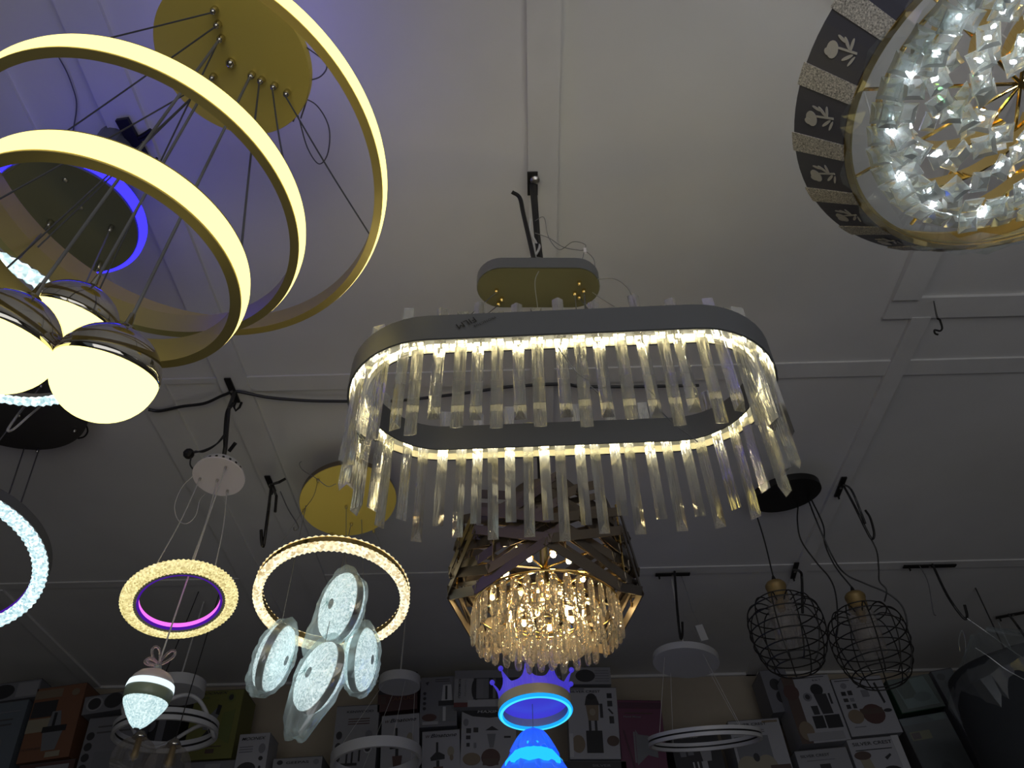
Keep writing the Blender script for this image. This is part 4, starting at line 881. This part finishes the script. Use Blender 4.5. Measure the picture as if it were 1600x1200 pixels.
C('appliance_box', 'small pale box showing two round hotplates, beside the orange blender box', 167, 1084, 64, 1112, 8, 'pgrey').ell(.26, .48, .20, .40, 'pw2').ell(.26, .48, .15, .32, 'pdark').ell(.70, .44, .22, .42, 'pdark').done()
C('appliance_box', 'grey white box with a column of round icons, behind the wavy white ring', 184, 1118, 84, None, 5, 'pgrey', depth=.08).ell(.10, .16, .07, .035, 'pdark').ell(.10, .25, .07, .035, 'pdark').ell(.10, .34, .07, .035, 'pdark').ell(.10, .43, .07, .035, 'pdark').rect(.25, .3, .8, .8, 'psteel').lines(.2, .8, (.08, .13), 'pedge').done()
C('appliance_box', 'dark box partly hidden between the hotplate box and the yellow-green box', 254, 1090, 74, None, 3, 'pdark', yf=4.14).rect(.55, .12, .7, .6, 'pgrey').ell(.4, .2, .1, .05, 'pgrey').done()
C('appliance_box', 'yellow-green box with a dark steam iron picture', 345, 1078, 74, 1186, 2, 'pgreen', depth=.22).txt('MOONEX', .36, .05, .6, .018, 'pdark', .3).ell(.76, .12, .09, .07, 'pgreen2').ell(.76, .12, .05, .045, 'pdark').poly([(.30, .45), (.52, .26), (.58, .34), (.50, .60), (.30, .58)], 'psteel').poly([(.24, .74), (.44, .56), (.56, .60), (.52, .76)], 'pink_k').poly([(.52, .22), (.60, .24), (.58, .38), (.50, .36)], 'pink_k').poly([(.66, .35), (.9, .3), (.88, .8), (.64, .7)], 'pgreen2').rect(.45, .86, .62, .92, 'pbrown').lines(.4, .75, (.82,), 'pbrown').rect(.05, .1, .3, .13, 'pgreen2').done()
C('appliance_box', 'low pale box under the yellow-green box', 330, 1189, 78, None, 2, 'pgrey').rect(.4, .04, .7, .1, 'pw2').done()
C('appliance_box', 'small white box with slanted black lettering below the left bagged disc', 399, 1146, 47, None, 3, 'pw', yf=3.98, depth=.16, sidem='pw2').txt('MOONEX', .46, .055, .78, .020, 'pink_k', .3).ell(.80, .16, .11, .05, 'pgrey').lines(.06, .5, (.13, .155, .18), 'pgrey', .010).ell(.38, .36, .30, .07, 'pdark').ell(.80, .26, .07, .022, 'pdark').ell(.80, .35, .04, .018, 'pdark').rect(.1, .45, .9, .8, 'pw2').done()
C('appliance_box', 'low white box with small icons beside the slanted lettering box', 466, 1183, 76, None, 2, 'pw2').ell(.14, .06, .06, .03, 'pdark').txt('GEEPAS', .5, .07, .46, .016, 'pink_k').ell(.88, .07, .06, .035, 'pgrey').done()
# --- middle
C('blender_box', 'grey box with a blender outline and three round icons, below the lowest bagged disc', 560, 1102, 66, None, 2, 'pw2').txt('KENWOOD', .56, .055, .62, .016, 'pink_k').lines(.30, .80, (.11, .13, .15), 'pmaroon', .007).ell(.12, .24, .07, .032, 'pdark').ell(.12, .33, .07, .032, 'pdark').ell(.12, .42, .07, .032, 'pdark').rect(.32, .30, .56, .32, 'pink_k').rect(.32, .30, .36, .46, 'pink_k').rect(.44, .32, .48, .46, 'pink_k').rect(.60, .29, .64, .45, 'pink_k').rect(.22, .46, .58, .48, 'pink_k').ell(.80, .35, .10, .042, 'plight').ell(.80, .35, .07, .03, 'pdark').ell(.80, .24, .08, .03, 'pgrey').done()
C('appliance_box', 'dark brown box with faded orange lettering behind the white drum canopy', 622, 1052, 60, 1110, 4, 'pmaroon').rect(.02, .02, .98, .55, 'pdark').txt('TAKUO', .60, .70, .66, .026, 'porange', .1).rect(.08, .62, .2, .8, 'pbrown').done()
def binatone(label, cx, yt, wpx, lean):
    C('fan_box', label, cx, yt, wpx, None, lean, 'pw').txt('Binatone', .56, .055, .70, .026, 'pink_k', .35).txt('W', .13, .06, .12, .020, 'pmaroon', .3).rect(.37, .12, .43, .24, 'pink_k').poly([(.22, .27), (.36, .22), (.46, .22), (.60, .25), (.60, .29), (.24, .30)], 'pink_k').rect(.38, .30, .46, .38, 'pink_k').poly([(.30, .36), (.56, .36), (.52, .48), (.34, .48)], 'pmaroon').ell(.76, .22, .09, .05, 'pcream').ell(.78, .28, .05, .03, 'ptan').rect(.1, .55, .9, .85, 'pw2').done()
binatone('left one of the two white boxes with black script lettering', 626, 1116, 58, 4)
binatone('right one of the two white boxes with black script lettering', 689, 1141, 58, 3)
C('blender_box', 'grey box with a steel blender picture, on top of the right script-lettered box', 686, 1057, 56, 1135, 2, 'pgrey').poly([(.62, .18), (.84, .18), (.88, .50), (.58, .50)], 'plight').rect(.68, .20, .74, .48, 'pdark').poly([(.54, .60), (.94, .60), (.98, .92), (.52, .92)], 'psteel').rect(.62, .62, .70, .9, 'plight').rect(.5, .50, .96, .60, 'pdark').poly([(.13, .12), (.23, .10), (.19, .18)], 'pdark').ell(.12, .34, .045, .03, 'pdark').ell(.12, .44, .045, .03, 'pdark').ell(.12, .54, .045, .03, 'pdark').ell(.12, .64, .045, .03, 'pdark').ell(.26, .82, .20, .07, 'pmaroon').rect(.08, .90, .5, .96, 'pw').lines(.4, .8, (.06, .10), 'pedge').done()
C('cookware_box', 'box lying sideways with a dark steel pot picture, left of the blue crown', 764, 1047, 106, 1104, 0, 'pw2', yf=3.98, depth=.22).rect(.0, .0, 1., .22, 'pgrey').rect(.28, .22, 1, .80, 'pdark').ell(.32, .52, .07, .30, 'pink_k').rect(.32, .24, .60, .78, 'psteel').rect(.34, .26, .42, .76, 'pgrey').rect(.50, .22, .56, .80, 'pink_k').rect(.6, .24, .8, .78, 'pdark').rect(.2, .82, .6, 1, 'pw').rect(.0, .88, .2, 1, 'pred').txt('ROMANDU', .075, .50, .52, .017, 'pink_k', 0, 1).txt('Vertical Pots', .165, .48, .46, .013, 'pgrey', .2, 1).done()
C('blender_box', 'tall white box with white capital lettering on a dark swoosh', 764, 1106, 84, None, 0, 'pw').poly([(0, 0), (1, 0), (1, .04), (.8, .075), (.5, .085), (.2, .07), (0, .03)], 'pink_k').txt('MAXIMUS', .56, .035, .56, .018, 'plight', .15).rect(.09, .17, .18, .21, 'pdark').rect(.22, .165, .31, .205, 'pdark').rect(.09, .23, .17, .26, 'pdark').rect(.10, .29, .16, .32, 'pdark').rect(.23, .29, .28, .33, 'pgrey').ell(.08, .12, .05, .03, 'pgrey').poly([(.44, .19), (.56, .155), (.68, .19)], 'pdark').poly([(.47, .22), (.63, .22), (.59, .33), (.52, .33)], 'psteel').ell(.54, .41, .17, .07, 'pmaroon').rect(.40, .42, .68, .47, 'pbrown').ell(.2, .42, .16, .05, 'ptan').rect(.78, .24, .9, .255, 'pdark').done()
C('appliance_box', 'flat box with a dark pot picture, right of the blue crown', 915, 1042, 76, 1069, -1, 'pw2', depth=.18).ell(.48, .52, .20, .36, 'pdark').rect(.32, .3, .64, .55, 'pdark').lines(.68, .96, (.2, .35, .5, .65, .8), 'pgrey', .05).done()
C('blender_box', 'white box with a tall food processor picture, right of the blue crown', 924, 1074, 76, 1186, -1, 'pw').txt('SILVER CREST', .36, .065, .62, .018, 'pink_k').poly([(.38, .13), (.58, .13), (.64, .26), (.34, .26)], 'pdark').ell(.48, .14, .09, .05, 'pink_k').poly([(.36, .26), (.62, .26), (.60, .48), (.40, .48)], 'ptan').ell(.49, .36, .06, .05, 'pcream').rect(.64, .24, .70, .44, 'pdark').rect(.40, .48, .45, .62, 'pdark').rect(.52, .48, .57, .62, 'pdark').rect(.34, .62, .66, .92, 'pink_k').rect(.80, .09, .90, .16, 'pink_k').rect(.80, .20, .90, .28, 'pdark').poly([(.80, .32), (.83, .31), (.91, .38), (.88, .39)], 'pdark').rect(.82, .42, .91, .52, 'pdark').ell(.18, .80, .13, .12, 'ptan').ell(.86, .76, .12, .07, 'pbrown').rect(.05, .02, .35, .03, 'pedge').rect(.0, .66, .08, .98, 'plight').done()
C('appliance_box', 'dark box under the food processor box, right of the blue petal lamp', 930, 1189, 96, None, -1, 'pdark').txt('SILVER', .6, .07, .3, .014, 'pgrey').done()
C('appliance_box', 'maroon box with a pale mixer funnel picture', 998, 1094, 68, None, -2, 'pmag', sidem='pmag2').rect(.02, .02, .98, .07, 'pmag2').lines(.15, .78, (.105,), 'pmaroon', .010).txt('Hand Mixer', .32, .14, .4, .014, 'pgrey').poly([(.36, .24), (.42, .28), (.82, .30), (.82, .46), (.60, .44), (.36, .52)], 'psteel').rect(.31, .26, .35, .50, 'pgrey').poly([(.08, .25), (.12, .25), (.45, .75), (.40, .75)], 'pmag2').rect(.05, .64, .9, .70, 'pmaroon').done()
C('appliance_box', 'dark box with pale capital lettering behind the unlit split ring', 1081, 1139, 74, None, 4, 'pdark').txt('KENWOOD', .38, .085, .40, .014, 'plight').rect(.14, .16, .26, .28, 'psteel').rect(.30, .15, .42, .27, 'psteel').poly([(.55, .20), (.80, .18), (.76, .34), (.58, .34)], 'pw2').rect(.36, .34, .39, .62, 'plight').rect(.45, .34, .48, .62, 'plight').rect(.54, .34, .66, .48, 'pw').done()
C('appliance_box', 'white box with dark capital lettering behind the right side of the unlit split ring', 1176, 1124, 80, None, 3, 'pw').txt('SILVER CREST', .42, .05, .62, .017, 'pink_k').lines(.12, .66, (.10, .12), 'pgrey', .009).rect(.05, .16, .7, .42, 'psteel').ell(.2, .46, .22, .12, 'pcream').ell(.55, .46, .20, .12, 'pcream').ell(.38, .36, .06, .04, 'pdark').rect(.66, .02, .96, .04, 'ptan').rect(.6, .44, .98, .50, 'pbrown').done()
# --- right end
C('appliance_box', 'pale box standing sideways beyond the left wire cage, with dark oval marks', 1206, 1046, 40, 1112, 5, 'pgrey', yf=4.12, depth=.2).ell(.42, .36, .2, .14, 'pdark').ell(.52, .66, .2, .14, 'pdark').done()
C('blender_box', 'white box with a black double grinder picture below the left wire cage', 1256, 1056, 74, 1160, 4, 'pw').rect(.0, .0, .24, 1, 'pbrown').ell(.12, .24, .16, .12, 'pmaroon').ell(.18, .82, .15, .14, 'ptan').lines(.25, .9, (.03,), 'pdark', .010).txt('6 in 1', .72, .085, .16, .012, 'pdark').ell(.66, .23, .13, .09, 'pink_k').poly([(.56, .30), (.82, .30), (.84, .60), (.62, .60)], 'pdark').poly([(.42, .47), (.56, .47), (.56, .60), (.44, .60)], 'pdark').rect(.38, .62, .60, .80, 'pink_k').rect(.63, .62, .94, .81, 'pink_k').ell(.42, .33, .09, .065, 'pgrey').ell(.42, .33, .05, .04, 'pdark').rect(.16, .86, .9, .97, 'pw2').rect(.86, .30, .90, .46, 'pdark').done()
C('appliance_box', 'white box with faint capital lettering, underneath the double grinder box', 1281, 1170, 82, None, 4, 'pw2').txt('SILVER CREST', .36, .085, .56, .017, 'pdark').lines(.18, .72, (.14,), 'pgrey', .012).rect(.40, .20, .6, .5, 'pdark').done()
C('cookware_box', 'white box with a dark red pot picture below the right wire cage', 1336, 1058, 78, 1148, 4, 'pw').lines(.05, .35, (.04,), 'pdark', .012).rect(.10, .24, .19, .31, 'pink_k').rect(.23, .23, .32, .31, 'pdark').rect(.10, .36, .19, .42, 'pdark').rect(.23, .36, .31, .42, 'pgrey').rect(.11, .47, .19, .54, 'pdark').rect(.24, .46, .31, .54, 'pdark').ell(.20, .14, .06, .05, 'pgrey').poly([(.44, .19), (.55, .13), (.66, .19)], 'pink_k').rect(.50, .24, .64, .36, 'pgrey').ell(.58, .66, .22, .17, 'pmaroon').rect(.34, .56, .78, .66, 'pbrown').poly([(.80, .14), (.84, .12), (.90, .48), (.86, .50)], 'pink_k').ell(.88, .62, .08, .03, 'pdark').ell(.22, .68, .15, .12, 'ptan').rect(.12, .85, .34, .86, 'pgrey').done()
C('appliance_box', 'white box with dark capital lettering below the red pot box', 1362, 1152, 82, None, 4, 'pw').txt('SILVER CREST', .46, .07, .76, .022, 'pink_k').lines(.1, .8, (.135,), 'pink_k', .010).poly([(.12, .22), (.30, .20), (.36, .40), (.20, .55)], 'pcream').ell(.20, .20, .16, .05, 'pbrown').poly([(.60, .24), (.72, .20), (.74, .22), (.63, .27)], 'pdark').ell(.66, .42, .20, .08, 'pdark').rect(.86, .0, 1.0, .7, 'plight').done()
b = C('appliance_box', 'dark green box in shiny plastic wrap, right of the red pot box', 1417, 1058, 70, 1110, 8, 'pdgreen', sidem='pdark').poly([(.12, .10), (.86, .04), (.92, .88), (.18, .90)], 'pmint').poly([(.12, .10), (.50, .07), (.52, .60), (.20, .62)], 'pdgreen').ell(.62, .62, .20, .14, 'pteal').done()
MB().box(b.o+b.u*b.W/2+b.v*b.H/2+np.array([0, -.006, 0]), (b.W*.99, .002, b.H*.98), np.array([b.u, [0, 1, 0], -b.v])).build('plastic_wrap', 'film', b.t)
b = C('appliance_box', 'dark plastic-wrapped box with a yellow label strip, under the green box', 1440, 1118, 76, None, 8, 'pedge').rect(.08, .14, .50, .22, 'pyellow').rect(.10, .15, .28, .21, 'pred').rect(.0, .0, 1, .07, 'pblue').poly([(.60, .01), (.95, .0), (.96, .06), (.72, .065)], 'pmint').ell(.5, .50, .12, .05, 'pdark').rect(.3, .62, .9, .70, 'pmaroon').done()
MB().box(b.o+b.u*b.W/2+b.v*b.H/2+np.array([0, -.006, 0]), (b.W*.99, .002, b.H*.98), np.array([b.u, [0, 1, 0], -b.v])).build('plastic_wrap', 'film', b.t)
b = C('appliance_box', 'narrow grey box with vertical lettering at the right end of the shelf row', 1470, 1046, 34, None, 9, 'pgrey').ell(.32, .05, .2, .025, 'pdark').txt('CRYSTAL', .36, .18, .18, .016, 'pdark', 0, 1).rect(.1, .42, .9, .95, 'pbrown').ell(.6, .55, .3, .07, 'ptan').ell(.5, .75, .3, .08, 'pcream').done()
MB().box(b.o+b.u*b.W/2+b.v*b.H/2+np.array([0, -.006, 0]), (b.W*.99, .002, b.H*.98), np.array([b.u, [0, 1, 0], -b.v])).build('plastic_wrap', 'film', b.t)

# dark shade in plastic at the right
D_ = aty(1586, 1050, 3.45)
t = thing('wrapped_lantern', 'large dark drum lantern in loose clear plastic hanging at the right edge', 'lamp', (D_[0], D_[1], D_[2]+.1))
MB().lathe([(.0001, .03), (.12, .03), (.25, .02), (.285, -.01), (.295, -.10), (.29, -.30), (.275, -.50), (.0001, -.50)], D_, (0, 0, 1), 48, wob=lambda r, h, tt, i, j: (r*(1+.02*math.sin(5*tt+i)), h+.01*math.sin(3*tt))).build('shade', 'darkwrap', t, True)
tip = atd(1511, 964, 3.18)
pw = MB().lathe([(.30, -.28), (.305, -.02), (.28, .03), (.17, .10), (.04, .20)], D_+np.array([-.02, 0, 0]), (-.30, 0, 1), 44, wob=lambda r, h, tt, i, j: (r+.012*math.sin(7*tt+i)+rng.uniform(-.006, .006), h+rng.uniform(-.006, .006)))
pw.f = [f for f in pw.f if len(f) == 4]; pw.m = [0]*len(pw.f); pw.build('plastic_wrap', 'film', t)
for pts in ([(1511, 966, 3.17), (1545, 990, 3.12), (1582, 1017, 3.08), (1608, 1034, 3.06)], [(1524, 1012, 3.1), (1545, 1026, 3.08), (1572, 1046, 3.05), (1605, 1064, 3.02)], [(1560, 972, 3.2), (1566, 986, 3.16), (1580, 1014, 3.1)], [(1500, 1018, 3.2), (1498, 1000, 3.22), (1503, 985, 3.24), (1508, 1000, 3.22), (1509, 1020, 3.2)]):
    MB().tube(spl([atd(*p) for p in pts]), .0022, 5).build('plastic_fold', 'film', t)
MB().tube([D_+np.array([0, 0, .03]), (D_[0], D_[1], ZC)], .003).build('cord', 'blackcable', t)

# ------------------------------------------------------------------ render look
vs = sc.view_settings; sc.display_settings.display_device = 'sRGB'
vs.view_transform = 'Standard'; vs.look = 'None'; vs.exposure = 0.0; vs.gamma = 1.0; vs.use_curve_mapping = False
cy_ = sc.cycles
cy_.max_bounces = 16; cy_.transparent_max_bounces = 40; cy_.transmission_bounces = 12; cy_.glossy_bounces = 6; cy_.diffuse_bounces = 5
cy_.sample_clamp_indirect = 6.0; cy_.use_denoising = True; cy_.caustics_refractive = True; cy_.blur_glossy = .5
